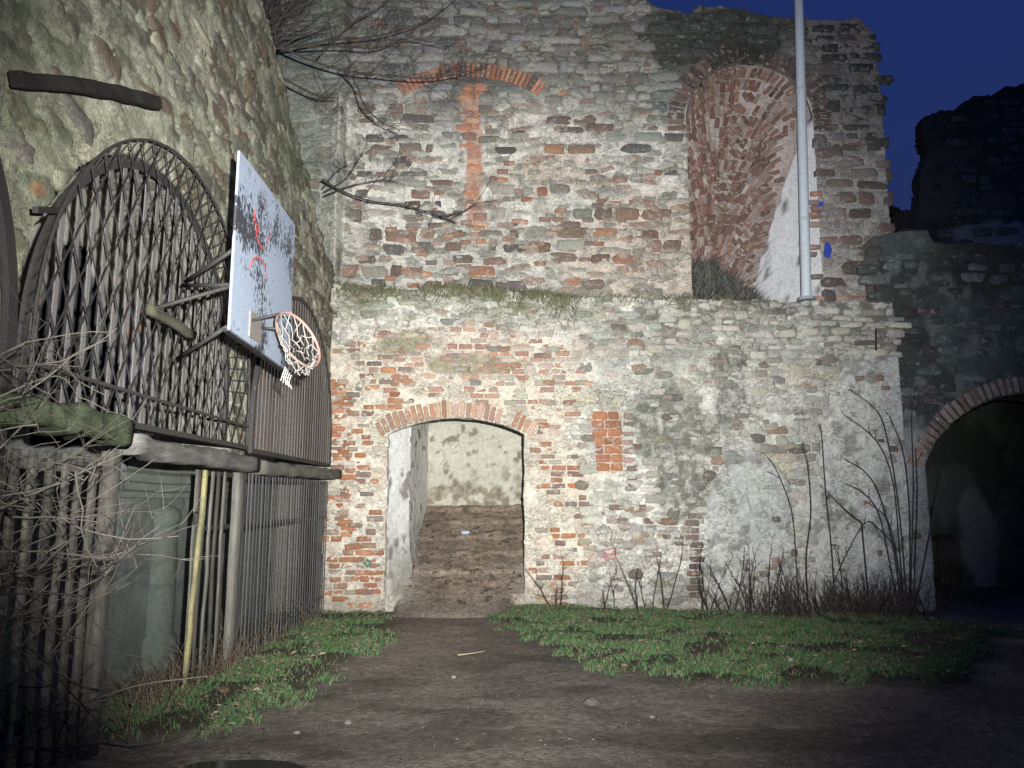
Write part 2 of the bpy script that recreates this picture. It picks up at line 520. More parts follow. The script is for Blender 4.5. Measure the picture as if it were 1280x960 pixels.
G_RIGHT = [tuple(atZ(*p)[:2]) for p in ((612, 775), (640, 764), (700, 764), (1000, 772), (1150, 775), (1260, 790), (1210, 850), (1050, 862), (900, 860), (780, 842), (690, 815))]
G_LEFT = [tuple(atZ(*p)[:2]) for p in ((396, 770), (485, 772), (503, 800), (445, 828), (405, 850), (378, 880), (290, 918), (200, 930), (110, 930), (150, 880), (235, 865), (330, 810))]
def grass_sd(x, y):
    return np.maximum(poly_sd(x, y, G_RIGHT), poly_sd(x, y, G_LEFT)) + .25 * (fbm(np.asarray(x) * 2.5, np.asarray(y) * 2.5, 8) - .5)

def soil_col(x, y):
    n = fbm(x * 1.3, y * 1.3, 4)
    c = lerp(A3(.185, .160, .134), A3(.128, .112, .096), sstep(.35, .65, n))
    c = lerp(c, A3(.062, .053, .044), .7 * sstep(.56, .66, fbm(x * .55 + 4, y * 1.1, 12, 5)))
    path = np.exp(-((x + .75 + .12 * (11.3 - y)) / .85) ** 2) * sstep(6, 9.5, y)
    c = lerp(c, A3(.27, .222, .18), .85 * path)
    c = lerp(c, A3(.045, .036, .026), .8 * sstep(-.05, .15, grass_sd(x, y)))
    spk = vn(x * 60, y * 60, 9)
    c = c * (0.85 + .35 * spk)[..., None]
    return c

gx = np.concatenate([[-80, -40, -20, -10, -6], np.arange(-4.6, 8.6, .05), [9.2, 10, 12, 20, 40, 80]])
gy = np.concatenate([[-60, -20, -8, -3, -1, 0, 1], np.arange(1.6, 11.9, .05), [12.5, 14, 18, 30, 60, 120]])
X, Y = np.meshgrid(gx, gy)
gi = np.arange(X.size).reshape(X.shape)
GQ = np.stack([gi[:-1, :-1], gi[:-1, 1:], gi[1:, 1:], gi[1:, :-1]], -1).reshape(-1, 4)
xr, yr = X.ravel(), Y.ravel()
g = obj("dirt_ground", np.stack([xr, yr, ground_h(xr, yr)], -1), GQ, M_SOIL, None, soil_col(xr, yr), centre=False)
g['kind'] = 'structure'

t = np.linspace(0, 2 * math.pi, 40, endpoint=False)
r = 1.0 + .75 * np.array([float(fbm(math.cos(a) * 2 + 5, math.sin(a) * 2 + 5, 1)) for a in t])
pv = np.stack([-1.66 + .40 * r * np.cos(t), 4.90 + .18 * r * np.sin(t), np.full(40, -.024)], -1)
g = obj("puddle", np.vstack([pv, [[-1.66, 4.90, -.024]]]), [(i, (i + 1) % 40, 40) for i in range(40)], M_WATER)
g['kind'] = 'structure'

# =================================================================== LOWER MAIN WALL
YL = 11.3
FL = Frame((0, YL, 0), (1, 0, 0), (0, -1, 0))
def L(px, py): p = atY(px, py, YL); return p[0], p[2]
DX, DHW, DCZ, DR = -.83, 1.01, .52, 2.29     # doorway
ltop_pts = [L(x, y) for x, y in ((330, 352), (420, 356), (470, 362), (560, 360), (640, 366), (700, 370), (760, 372), (860, 373), (960, 376), (1060, 378), (1170, 377))]
ltx = np.array([p[0] for p in ltop_pts]); ltz = np.array([p[1] for p in ltop_pts])
def low_top(u): return np.interp(u, ltx, ltz) + .05 * (vn(np.asarray(u) * 4, 0 * np.asarray(u), 3) - .5)
def sdf_low(u, v):
    door = np.maximum(np.abs(u - DX) - DHW - .02 * (vn(u * 0 + 3, v * 7, 2) - .5), np.hypot(u - DX, v - DCZ) - DR)
    return np.minimum(door, low_top(u) - v)

PL1 = [L(*p) for p in ((905, 565), (950, 560), (985, 600), (1000, 700), (990, 760), (885, 760), (876, 690), (884, 610))]
PL2 = [L(*p) for p in ((1065, 452), (1120, 450), (1150, 520), (1160, 760), (1060, 765), (1020, 740), (1010, 640), (1035, 560))]
def pl_mask(u, v):
    n = .35 * (fbm(u * 4, v * 4, 6) - .5)
    return np.maximum(sstep(-.03, .05, poly_sd(u, v, PL1) + n), sstep(-.03, .05, poly_sd(u, v, PL2) + n))
BZ_LEFT = [L(*p) for p in ((398, 440), (490, 415), (520, 490), (490, 520), (487, 770), (398, 770))]
BZ_TOP = [L(*p) for p in ((470, 415), (600, 412), (722, 424), (735, 480), (700, 545), (655, 530), (490, 525))]
BZ_RIGHT = [L(*p) for p in ((655, 528), (705, 530), (735, 600), (738, 700), (700, 768), (655, 768))]
OR_PATCH = [L(*p) for p in ((736, 520), (752, 514), (776, 515), (779, 560), (780, 588), (750, 592), (742, 560))]

def low_h(u, v):
    h = .045 * (fbm(u * 1.1, v * 1.1, 1) - .5) + .045 * (fbm(u * 6, v * 6, 2, 4) - .5)
    pm = pl_mask(u, v)
    h = h + .03 * pm - .010 * (1 - pm)
    h = h + .10 * sstep(.35, -.1, v) * sstep(5.7, 4.8, u)
    return h
def low_cells(u, v):
    e, a, b = cells(u, v, .19, .09, 2)
    n = fbm(u * 1.4, v * 1.4, 12, 3)
    bz = np.maximum.reduce([sstep(-.1, .1, poly_sd(u, v, z)) for z in (BZ_LEFT, BZ_TOP, BZ_RIGHT, OR_PATCH)])
    on = (a < .34 + .9 * (n - .3)) * (1 - pl_mask(u, v)) * (1 - .55 * bz)
    return e, on, b
def low_hd(u, v):
    e, on, b = low_cells(u, v)
    st = on * sstep(.03, .20, e)
    return low_h(u, v) + st * (.008 + .032 * b) - .012 * on * sstep(.08, .0, e) + .012 * (fbm(u * 24, v * 24, 6, 2) - .5)

def low_stain(u, v):
    return np.clip(blob(u, v, *L(845, 540), .55, .75, 2) + blob(u, v, *L(912, 480), .28, .85, 3) + blob(u, v, *L(860, 610), .5, .45, 4)
                   + blob(u, v, *L(960, 385), .7, .12, 4) + .6 * blob(u, v, *L(800, 520), .5, .3, 5) + .7 * blob(u, v, *L(850, 740), .5, .25, 6), 0, 1)
def low_moss(u, v): return sstep(4.2, 4.62, v + .5 * (fbm(u * 1.1, v * 1.1, 3) - .5)) * sstep(2.8, .4, u)
def low_tint(u, v, c):
    u, v = np.float64(u), np.float64(v)
    c = lerp(c, A3(.095, .10, .08), .62 * float(low_stain(u, v)))
    return lerp(c, A3(.14, .16, .08), .6 * float(low_moss(u, v)))
def up_dark(u, v):
    return np.clip(blob(u, v, *Uq(905, 40), 1.1, .6) + blob(u, v, *Uq(1075, 110), .8, .9) + blob(u, v, *Uq(840, 50), .5, .6) + .6 * blob(u, v, *Uq(1000, 40), 1.2, .4), 0, 1)
def Uq(px, py): p = atY(px, py, 11.9); return p[0], p[2]
def up_tint(u, v, c):
    u, v = np.float64(u), np.float64(v)
    c = lerp(c, A3(.05, .058, .052), .78 * float(up_dark(u, v)))
    c = c * (1 - .30 * float(sstep(8.3, 9.3, v)))  # darker towards the top: torch falloff put into the colour
    return lerp(c, A3(.16, .19, .14), .45 * float(sstep(EDGE + .0, EDGE - .2, u)))
def low_c(u, v):
    n1 = fbm(u * 1.1, v * 1.1, 3); n2 = fbm(u * 5, v * 5, 4); n3 = fbm(u * 14, v * 14, 5, 3)
    c = lerp(A3(.66, .645, .575), A3(.57, .565, .505), sstep(.4, .65, n1))
    c = lerp(c, A3(.34, .34, .305), .6 * sstep(.55, .70, n2))
    # warm plaster around the brickwork
    wm = np.maximum.reduce([sstep(-.3, .2, poly_sd(u, v, z)) for z in (BZ_LEFT, BZ_TOP, BZ_RIGHT)])
    c = lerp(c, lerp(A3(.66, .61, .49), A3(.60, .49, .39), sstep(.45, .62, n2)), .7 * wm)
    pk = blob(u, v, *L(600, 440), 1.5, .45)
    c = lerp(c, A3(.62, .52, .45), .4 * pk)
    # grey-green right-hand part and dark earthy joints in the dry upper courses
    c = lerp(c, A3(.47, .49, .455), .65 * sstep(2.2, 4.6, u) * (1 - .5 * n1))
    dry = sstep(.5, 2.2, u) * sstep(3.2, 4.2, v + .8 * (n1 - .5))
    c = lerp(c, A3(.12, .115, .09), .85 * dry * sstep(.3, .5, n2))
    # moss and dead grass under the ledge
    ms = sstep(4.15, 4.62, v + .5 * (n1 - .5)) * sstep(2.6, .2, u)
    c = lerp(c, A3(.12, .145, .06), .85 * ms * sstep(.35, .55, fbm(u * 2.5, v * 6, 9)))
    ms2 = blob(u, v, *L(505, 428), .55, .2) + blob(u, v, *L(590, 455), .75, .15)
    c = lerp(c, A3(.20, .20, .10), .7 * np.clip(ms2, 0, 1))
    # damp stains
    st = low_stain(u, v)
    c = lerp(c, A3(.085, .09, .075), .80 * st * sstep(.2, .62, .5 * fbm(u * 10, v * 3.2, 5) + .5 * n3))
    yl = np.clip(blob(u, v, *L(740, 500), .5, .12, 7) + blob(u, v, *L(955, 590), .6, .3, 8) + .6 * blob(u, v, *L(1000, 470), .7, .2, 9), 0, 1)
    c = lerp(c, A3(.46, .41, .24), .5 * yl)
    pm = pl_mask(u, v)
    c = lerp(c, lerp(A3(.52, .53, .50), A3(.46, .475, .455), sstep(.45, .65, n1)), .93 * pm)
    c = lerp(c, A3(.14, .135, .12), .55 * pm * sstep(.59, .66, n2))
    c = lerp(c, A3(.22, .19, .14), .7 * sstep(.45, .0, v + .3 * (n2 - .5)))
    # leftover brick dust
    e, on, b = low_cells(u, v)
    sc = lerp(A3(.30, .295, .265), A3(.56, .55, .50), b)
    c = lerp(c, lerp(sc, A3(.30, .24, .20), (b * 7 % 1) > .9), .75 * on * sstep(.05, .16, e))
    c = lerp(c, A3(.13, .12, .10), .8 * on * sstep(.09, .02, e) * sstep(.42, .60, fbm(u * 2.2, v * 2.2, 14)))
    bd = np.maximum(sstep(-.05, .05, poly_sd(u, v, OR_PATCH)), .0)
    c = lerp(c, A3(.55, .36, .25), .7 * bd)
    return c * (.82 + .36 * n3)[..., None]

low = thing("lower_wall", "pale rubble and brick wall across the middle with the arched doorway in it", "wall", (1.3, YL, 0))
sheet("mortar", low, FL, -3.0, 5.82, -.1, 4.95, .0165, low_hd, low_c, sdf_low, lambda u, v: np.where((v < 3.2) & (v > .02) & (u < 1) & (u > -2.5), .14, .75), M_MORTAR, nseg=6, revcol=(.72, .71, .67))

rng = np.random.RandomState(11)
bricks = []; stones = []; arch = []
def in_sd(poly, u, v, m=0.0): return float(poly_sd(u, v, poly)) > m
door_ok = lambda u, v, w, h: float(sdf_low(np.float64(u), np.float64(v))) > max(w, h) * .42
RING_IN, RING_OUT = DR, DR + .27
def near_ring(u, v):
    r = math.hypot(u - DX, v - DCZ); return r < RING_OUT + .03 and abs(u - DX) < 1.22 and v > 2.5
def add_brick(lst, fr, hf, u, v, w, h, pal, off, ang=0., var=.18, jit=.006):
    xs, ys = brick_shape(rng, w, h, jit=jit)
    W, F = piece(fr, rng, u, v, xs, ys, float(hf(np.float64(u), np.float64(v))) + off, ang, .06, .002)
    c = pick(rng, pal, var)
    if fr is FL: c = low_tint(u, v, c)
    elif fr is globals().get('FU'): c = up_tint(u, v, c)
    lst.append((W, F, c))
def add_stone(lst, fr, hf, u, v, w, h, pal, off, e=4., jit=.08, ang=0., dome=.008, var=.2):
    xs, ys = stone_shape(rng, w, h, e, jit)
    W, F = piece(fr, rng, u, v, xs, ys, float(hf(np.float64(u), np.float64(v))) + off, ang, .07, dome)
    c = pick(rng, pal, var)
    if fr is FL: c = low_tint(u, v, c)
    elif fr is globals().get('FU'): c = up_tint(u, v, c)
    lst.append((W, F, c))

def brick_zone(poly, p, pal, hr=(.083, .103), wr=(.14, .28), clus=.5):
    us = [q[0] for q in poly]; vs = [q[1] for q in poly]
    for u, v, w, h in courses(rng, min(us), max(us), min(vs), max(vs), hr, wr, .02):
        if not in_sd(poly, u, v, -.03) or not door_ok(u, v, w, h) or near_ring(u, v) or in_sd(OR_PATCH, u, v, -.05): continue
        cl = float(fbm(u * 1.7, v * 1.7, 12, 2))
        if rng.rand() > p + clus * (cl - .5) * 2: continue
        bl = [BRICK, BRICK, DULL, DULL, GREY, ORANGE][rng.randint(6)] if pal is None else pal
        add_brick(bricks, FL, low_h, u, v, w * .9, h * .8, bl, rng.uniform(.0, .028))
brick_zone(BZ_LEFT, .52, None)
brick_zone(BZ_TOP, .66, [(.36, .21, .16), (.40, .22, .15), (.30, .20, .165), (.44, .29, .22), (.36, .30, .26), (.42, .36, .30)])
brick_zone(BZ_RIGHT, .60, None)
JT = [L(*p) for p in ((418, 470), (440, 470), (440, 690), (470, 690), (482, 762), (455, 762), (440, 700), (424, 640), (410, 590))]
brick_zone(JT, .5, ORANGE, clus=.9)
for r_ in range(7):                                  # blocked hole: seven rows of bright orange blocks
    yy = 519.5 + 10.7 * r_; xa, xb = 737 + 1.3 * r_ + (3 if r_ == 0 else 0), 777 + .3 * r_ - (3 if r_ == 0 else 0)
    cut = [xa, xa + (xb - xa) * (rng.uniform(.45, .6) if r_ % 2 == 0 else rng.uniform(.3, .7)), xb]
    if r_ in (3, 4): cut = [xa, xa + (xb - xa) * .36, xa + (xb - xa) * .68, xb]
    for q0, q1 in zip(cut[:-1], cut[1:]):
        p0, p1 = L(q0, yy), L(q1, yy)
        add_brick(bricks, FL, low_h, (p0[0] + p1[0]) / 2, p0[1], (p1[0] - p0[0]) * .93, .112, ORANGE, .034, jit=.008)
for k in range(9):                                   # toothed brick edge right of the orange patch
    u, v = L(786, 520 + 11 * k); add_brick(bricks, FL, low_h, u + rng.uniform(-.03, .05), v, .15, .085, DULL, .03)
for k in range(12):                                  # brick strip beside the bare plaster
    u, v = L(868, 645 + 9 * k); add_brick(bricks, FL, low_h, u + rng.uniform(-.04, .04), v, .2, .085, BROWN, .03)
for zx, zy, n in ((775, 668, 16), (700, 470, 10), (610, 470, 10), (980, 700, 6)):
    for k in range(n):
        u, v = L(zx + rng.uniform(-45, 45), zy + 8.4 * rng.randint(-4, 5)); add_brick(bricks, FL, low_h, u, v, .2, .08, DULL + GREY, .026)
# rubble everywhere else
for u, v, w, h in courses(rng, -2.75, 5.82, .05, 4.7, (.075, .155), (.12, .40), .10, 5):
    if not door_ok(u, v, w, h) or near_ring(u, v) or v > float(low_top(np.float64(u))) - h * .4: continue
    if any(in_sd(z, u, v, -.02) for z in (BZ_LEFT, BZ_TOP, BZ_RIGHT, OR_PATCH)): continue
    pm = float(pl_mask(np.float64(u), np.float64(v)))
    cl = float(fbm(u * 1.5, v * 1.5, 9, 2))
    dry = float(sstep(.5, 2.0, u) * sstep(3.0, 3.9, v))
    p = .50 + .9 * (cl - .5) + .3 * dry
    if pm > .4: p = .05
    if rng.rand() > p: continue
    pal = [(.34, .335, .30), (.27, .27, .24), (.42, .41, .365), (.22, .215, .195)]
    if dry > .4 and rng.rand() < .8: pal = PALE[:3] + GREY[:3]
    elif rng.rand() < .08: pal = BROWN
    elif rng.rand() < .42: pal = [(.50, .49, .44), (.44, .44, .40), (.40, .41, .38)]
    if pm > .4: w *= .5; h *= .7; pal = BROWN
    add_stone(stones, FL, low_h, u, v, w * .92, h * rng.uniform(.78, .95), pal, rng.uniform(-.002, .026) + .008 * dry, rng.uniform(3.2, 7), .14)
for k in range(70):                                  # bigger lone stones
    u, v = L(rng.uniform(700, 1120), rng.uniform(400, 755))
    if pl_mask(np.float64(u), np.float64(v)) > .3: continue
    add_stone(stones, FL, low_h, u, v, rng.uniform(.15, .34), rng.uniform(.09, .17), GREY + BROWN[3:], .03, 2.6, .1)
# door arch: a ring of bricks on end
n = 27; a0 = math.asin(1.16 / (DR + .1))
for i in range(n):
    a = -a0 + 2 * a0 * (i + .5) / n
    rr = rng.uniform(.20, .27); rc = DR + .015 + rr / 2
    if 0.30 < a < .36: continue
    u, v = DX + rc * math.sin(a), DCZ + rc * math.cos(a)
    add_brick(arch, FL, low_h, u, v, 2 * a0 * DR / n * .80, rr, [(.44, .25, .17), (.40, .20, .13), (.34, .21, .16), (.5, .34, .26)], .036, -a)
# springing of the side arch at the left corner
cA = L(352, 520)
for i in range(13):
    a = math.radians(8 + 7 * i); R = .62
    u, v = cA[0] + .3 + R * math.cos(a) * .9, cA[1] - .05 + R * 1.35 * math.sin(a)
    if u > -2.72: add_brick(arch, FL, low_h, u, v, .24, .085, DULL + BRICK[:3], .014, a * .8)
emit(low, arch, "arch_brick", "arch_brickwork", M_BRICK, smooth=False)
emit(low, bricks, "brick", "brickwork", M_BRICK)
emit(low, stones, "stone", "rubble", M_STONE)

# =================================================================== UPPER MAIN WALL
YU = 11.9
FU = Frame((0, YU, 0), (1, 0, 0), (0, -1, 0))
def Uq(px, py): p = atY(px, py, YU); return p[0], p[2]
NX, NHW, NSP, NSILL = 3.97, 1.06, 7.85, 4.69     # the niche
SIL = [Uq(*p) for p in ((250, 420), (250, -120), (620, -70), (700, -14), (780, -6), (812, 2), (822, 10), (862, 15), (874, 7), (900, 6), (922, 9), (952, 17), (1000, 23), (1040, 24), (1072, 21),
                         (1092, 36), (1104, 62), (1114, 88), (1118, 108), (1110, 120), (1107, 150), (1112, 190), (1116, 250), (1120, 300), (1122, 420))]
def sdf_nic(u, v):
    return np.where(v > NSP, np.hypot(u - NX, v - NSP), np.abs(u - NX)) - NHW
def sdf_up(u, v):
    s = poly_sd(u, v, SIL) + .10 * (fbm(u * 5, v * 5, 7, 3) - .5)
    return np.minimum(s, np.maximum(sdf_nic(u, v), NSILL - v))
EDGE = Uq(434, 200)[0]
def up_h(u, v):
    h = .05 * (fbm(u * 1.1, v * 1.1, 4) - .5) + .05 * (fbm(u * 6, v * 6, 5, 4) - .5)
    h = h + .16 * np.exp(-((u - EDGE + .03 * np.sin(v * 3)) / .12) ** 2) * sstep(8.9, 8.2, v)
    h = h + .30 * sstep(EDGE + .02, EDGE - .08, u)
    h = h - .03 * sstep(8.2, 9.2, v)
    return h
STRIPE = [Uq(*p) for p in ((577, 108), (602, 108), (603, 200), (600, 285), (583, 285), (582, 200))]
WA_C = Uq(588, 420)[0]
wl, wr_ = Uq(505, 122), Uq(672, 122); wt = Uq(588, 98)
_hw = (wr_[0] - wl[0]) / 2; _rise = wt[1] - wl[1]; WAR = (_hw ** 2 + _rise ** 2) / (2 * _rise); WACZ = wt[1] - WAR; WAX = (wl[0] + wr_[0]) / 2
def up_cells(u, v):
    e, a, b = cells(u, v, .24, .105, 7)
    n = fbm(u * 1.2, v * 1.2, 13, 3)
    r = np.hypot(u - WAX, v - WACZ)
    off = (sstep(-.08, .04, poly_sd(u, v, STRIPE)) + sstep(.25, .12, np.abs(r - WAR - .11)) * (np.abs(u - WAX) < _hw + .1) * (v > 7)
           + sstep(.30, .2, np.abs(np.hypot(u - NX, v - NSP) - NHW - .17)) * (v > NSP - .2))
    return e, (a < .35 + .8 * (n - .3) + .5 * sstep(7.6, 8.6, v)) * np.clip(1 - off, 0, 1), b
def up_hd(u, v):
    e, on, b = up_cells(u, v)
    return up_h(u, v) + on * sstep(.03, .2, e) * (.01 + .025 * b) - .015 * on * sstep(.08, 0, e) + .012 * (fbm(u * 22, v * 22, 6, 2) - .5)
WIN = [Uq(*p) for p in ((522, 345), (522, 128), (560, 118), (620, 116), (668, 130), (670, 345))]
def up_c(u, v):
    n1 = fbm(u * .9, v * .9, 6); n2 = fbm(u * 5, v * 5, 7); n3 = fbm(u * 14, v * 14, 8, 3)
    c = lerp(A3(.64, .62, .555), A3(.50, .495, .445), sstep(.4, .62, n1))
    c = lerp(c, A3(.30, .29, .25), .6 * sstep(.52, .66, n2))
    c = lerp(c, A3(.56, .46, .37), .55 * np.clip(blob(u, v, *Uq(790, 310), 1.4, 1.0) + blob(u, v, *Uq(690, 215), .9, .4), 0, 1))
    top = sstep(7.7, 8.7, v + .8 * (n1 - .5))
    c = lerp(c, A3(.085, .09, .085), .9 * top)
    e, on, b = up_cells(u, v)
    sc = lerp(A3(.15, .145, .125), A3(.42, .41, .36), b)
    c = lerp(c, lerp(sc, A3(.26, .18, .14), (b * 7 % 1) > .8), .75 * on * sstep(.05, .15, e))
    c = lerp(c, A3(.10, .095, .085), .8 * on * sstep(.10, .02, e) * np.maximum(sstep(.45, .62, fbm(u * 2, v * 2, 15)), top))
    drk = up_dark(u, v)
    c = lerp(c, A3(.045, .052, .046), .9 * drk)
    c = lerp(c, A3(.15, .18, .14), .65 * sstep(EDGE + .0, EDGE - .2, u))
    c = lerp(c, A3(.30, .28, .27), .65 * sstep(NX + NHW - .05, NX + NHW + .05, u))
    stp = np.exp(-((u - EDGE + .07) / .11) ** 4) * sstep(8.9, 8.5, v)
    c = lerp(c, lerp(A3(.50, .50, .43), A3(.16, .165, .14), sstep(.45, .6, fbm(u * 12, v * 1.5, 3))), .9 * stp)
    sp = sstep(-.04, .04, poly_sd(u, v, STRIPE) + .12 * (n2 - .5))
    c = lerp(c, lerp(A3(.37, .185, .125), A3(.46, .31, .23), sstep(.4, .6, n2)), .9 * sp)
    bm = sstep(5.0, 4.7, v + .25 * (n2 - .5)) * sstep(3.4, 1.6, u)
    c = lerp(c, A3(.13, .145, .075), .7 * bm)
    return c * (.8 + .4 * n3)[..., None]
up = thing("upper_wall", "tall broken rubble wall above the ledge with a bricked window and an arched niche", "wall", (1, YU, 4.6))
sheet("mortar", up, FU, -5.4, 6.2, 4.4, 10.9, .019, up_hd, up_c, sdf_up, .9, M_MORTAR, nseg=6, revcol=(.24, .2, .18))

rng = np.random.RandomState(5)
stones = []; bricks = []; arch = []
for u, v, w, h in courses(rng, -5.0, 6.2, 4.55, 10.8, (.11, .25), (.16, .62), .12, 6):
    s = float(sdf_up(np.float64(u), np.float64(v)))
    if s < max(w * .45, h * .5): 
        if s < h * .3: continue
        w = min(w, s * 2.4)
    r = math.hypot(u - WAX, v - WACZ)
    if abs(u - WAX) < _hw + .1 and WAR - .06 < r < WAR + .30 and v > 7: continue
    rn = math.hypot(u - NX, v - NSP)
    if v > NSP - .1 and rn < NHW + .36: continue
    if in_sd(STRIPE, u, v, -.04): continue
    px, py, _ = proj(np.array([u, YU, v]))
    if px > 1014 and py > 185: continue
    cl = float(fbm(u * 1.3, v * 1.3, 10, 2))
    top = float(sstep(7.6, 8.6, v)); pier = px > 1012
    win = in_sd(WIN, u, v)
    p = .56 + .8 * (cl - .5) + .45 * top
    if pier: p = .95
    if win: w *= .75; h *= .85; p -= .05
    if rng.rand() > p: continue
    warm = float(np.exp(-((px - 780) / 130) ** 2 - ((py - 290) / 100) ** 2))
    q = rng.rand()
    if pier: pal = BROWN if py > 210 else [(.09, .095, .085), (.12, .12, .11), (.15, .14, .13)]
    elif top > .5: pal = [(.22, .225, .21), (.17, .175, .16), (.27, .27, .25), (.33, .33, .31)]  # darker palette up here imitates the torch fading towards the top
    elif q < warm * .8: pal = [(.19, .13, .10), (.16, .12, .10), (.23, .145, .11), (.27, .14, .095)]
    elif q < .42: pal = BROWN
    elif q < .78: pal = [(.17, .162, .142), (.135, .13, .115), (.21, .20, .17), (.11, .105, .095)]
    else: pal = GREY[:4]
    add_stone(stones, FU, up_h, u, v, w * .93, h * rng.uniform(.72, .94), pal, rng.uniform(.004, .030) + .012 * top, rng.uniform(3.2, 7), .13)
    if px > 640 and q < .1 and not pier:
        add_brick(bricks, FU, up_h, u + w * .7, v - h * .2, .2, .075, BRICK, .012)
for u, v, w, h in courses(rng, NX + NHW + .04, 6.15, 4.72, 7.6, (.17, .30), (.26, .72), .05, 3):    # large quoins of the pier
    s = float(sdf_up(np.float64(u), np.float64(v)))
    if s < .02: continue
    w = min(w, 2 * s + .06) if s < w * .5 else w
    if rng.rand() > .92: continue
    add_stone(stones, FU, up_h, u, v, w * .93, h * rng.uniform(.7, .92), [(.125, .10, .092), (.16, .12, .105), (.105, .09, .085), (.19, .145, .125), (.21, .195, .175)], rng.uniform(.01, .035), 5.5, .09)
for u, v, w, h in courses(rng, min(q[0] for q in STRIPE) - .05, max(q[0] for q in STRIPE), min(q[1] for q in STRIPE), max(q[1] for q in STRIPE), (.10, .2), (.24, .36), 0):
    if in_sd(STRIPE, u, v, -.03) and rng.rand() < .85:
        add_brick(bricks, FU, up_h, u, v, w * .8, h * .8, [(.46, .20, .115), (.38, .17, .11), (.26, .16, .13), (.48, .28, .19)], rng.uniform(-.004, .018))
for zx, zy, sx, sy, n in ((545, 310, 60, 40, 26), (640, 250, 30, 60, 12), (700, 290, 50, 40, 14), (530, 300, 20, 60, 8), (1018, 300, 6, 60, 10)):
    for k in range(n):
        u, v = Uq(zx + rng.uniform(-sx, sx), zy + rng.uniform(-sy, sy)); add_brick(bricks, FU, up_h, u, v, .19, .075, BRICK + DULL, .03)
for k in range(9):
    u, v = Uq(1030 + 11 * k, 372.5 - .1 * k); add_brick(bricks, FU, up_h, u, v, .24, .07, [(.36, .22, .16)], .016)
# relieving arch of the blocked window
a0 = math.asin(_hw / WAR); n = 30
for i in range(n):
    a = -a0 + 2 * a0 * (i + .5) / n; rc = WAR + .11
    rr = rng.uniform(.25, .31); rc = WAR + .02 + rr / 2
    add_brick(arch, FU, up_h, WAX + rc * math.sin(a), WACZ + rc * math.cos(a), 2 * a0 * WAR / n * .80, rr, [(.46, .19, .11), (.40, .17, .11), (.30, .15, .11), (.16, .12, .11), (.5, .24, .14)], .04, -a)
# brick ring of the niche
n = 38
for i in range(n):
    a = math.radians(-98 + 196 * (i + .5) / n); rc = NHW + .17
    rr = rng.uniform(.25, .31)
    add_brick(arch, FU, up_h, NX + rc * math.sin(a), NSP + rc * math.cos(a), .085, rr, [(.13, .09, .085), (.16, .105, .095), (.10, .08, .076), (.19, .14, .125)], .035, -a)
emit(up, arch, "arch_brick", "arch_brickwork", M_BRICK, smooth=False)
emit(up, bricks, "brick", "brickwork", M_BRICK)
emit(up, stones, "stone", "rubble", M_STONE)

# niche: leaning brick vault at the back, plastered cheek on the right
ND = 1.75
def ntop(x): return NSP + np.sqrt(np.clip(NHW ** 2 - (x - NX) ** 2, 0, None))
def nback(s, tz):
    """s 0..1 left to right, tz 0..1 sill to arch -> point on the vault"""
    x0 = NX + (2 * s - 1) * NHW * .995
    zt = ntop(x0) - .005
    k = (1 - tz)
    d = ND * k ** .85
    x = x0 - (d / ND) * (.86 * s - .10 * (1 - s))
    z = NSILL - .1 + (zt - NSILL + .1) * tz
    return np.stack([x, YU + .05 + d, z], -1)
ss, tt = np.meshgrid(np.linspace(0, 1, 60), np.linspace(0, 1, 90))
V = nback(ss.ravel(), tt.ravel())
V[:, 1] += .06 * (fbm(ss.ravel() * 9, tt.ravel() * 14, 3) - .5)
ii = np.arange(V.shape[0]).reshape(ss.shape)
Q = np.stack([ii[:-1, :-1], ii[:-1, 1:], ii[1:, 1:], ii[1:, :-1]], -1).reshape(-1, 4)
n1 = fbm(ss.ravel() * 6, tt.ravel() * 9, 5)
vc = lerp(A3(.32, .26, .24), A3(.46, .40, .38), sstep(.4, .62, n1))
obj("vault", V, Q, M_MORTAR, up, vc, centre=False)
for side, nm in ((1, "cheek"), (0, "cheek")):
    rows = 60; cols_ = 16
    V = []; C = []
    for i in range(rows + 1):
        tz = i / rows * .985
        b = nback(np.float64(side), np.float64(tz))
        f = np.array([NX + (2 * side - 1) * NHW * 1.0, YU - .0, b[2]])
        for k in range(cols_ + 1):
            q = f + (b - f) * k / cols_
            q[0] += .03 * float(fbm(q[1] * 5, q[2] * 5, 9) - .5)
            V.append(q)
            m = float(sstep(.60, .68, fbm(q[1] * 4, q[2] * 1.6, 11)))
            C.append(lerp(A3(.74, .76, .78), A3(.17, .16, .16), m * .9))
    V = np.array(V); ii = np.arange(len(V)).reshape(rows + 1, cols_ + 1)
    Q = np.stack([ii[:-1, :-1], ii[:-1, 1:], ii[1:, 1:], ii[1:, :-1]], -1).reshape(-1, 4)
    if side: Q = Q[:, ::-1]
    obj(nm, V, Q, M_PLASTER, up, np.array(C), centre=False)
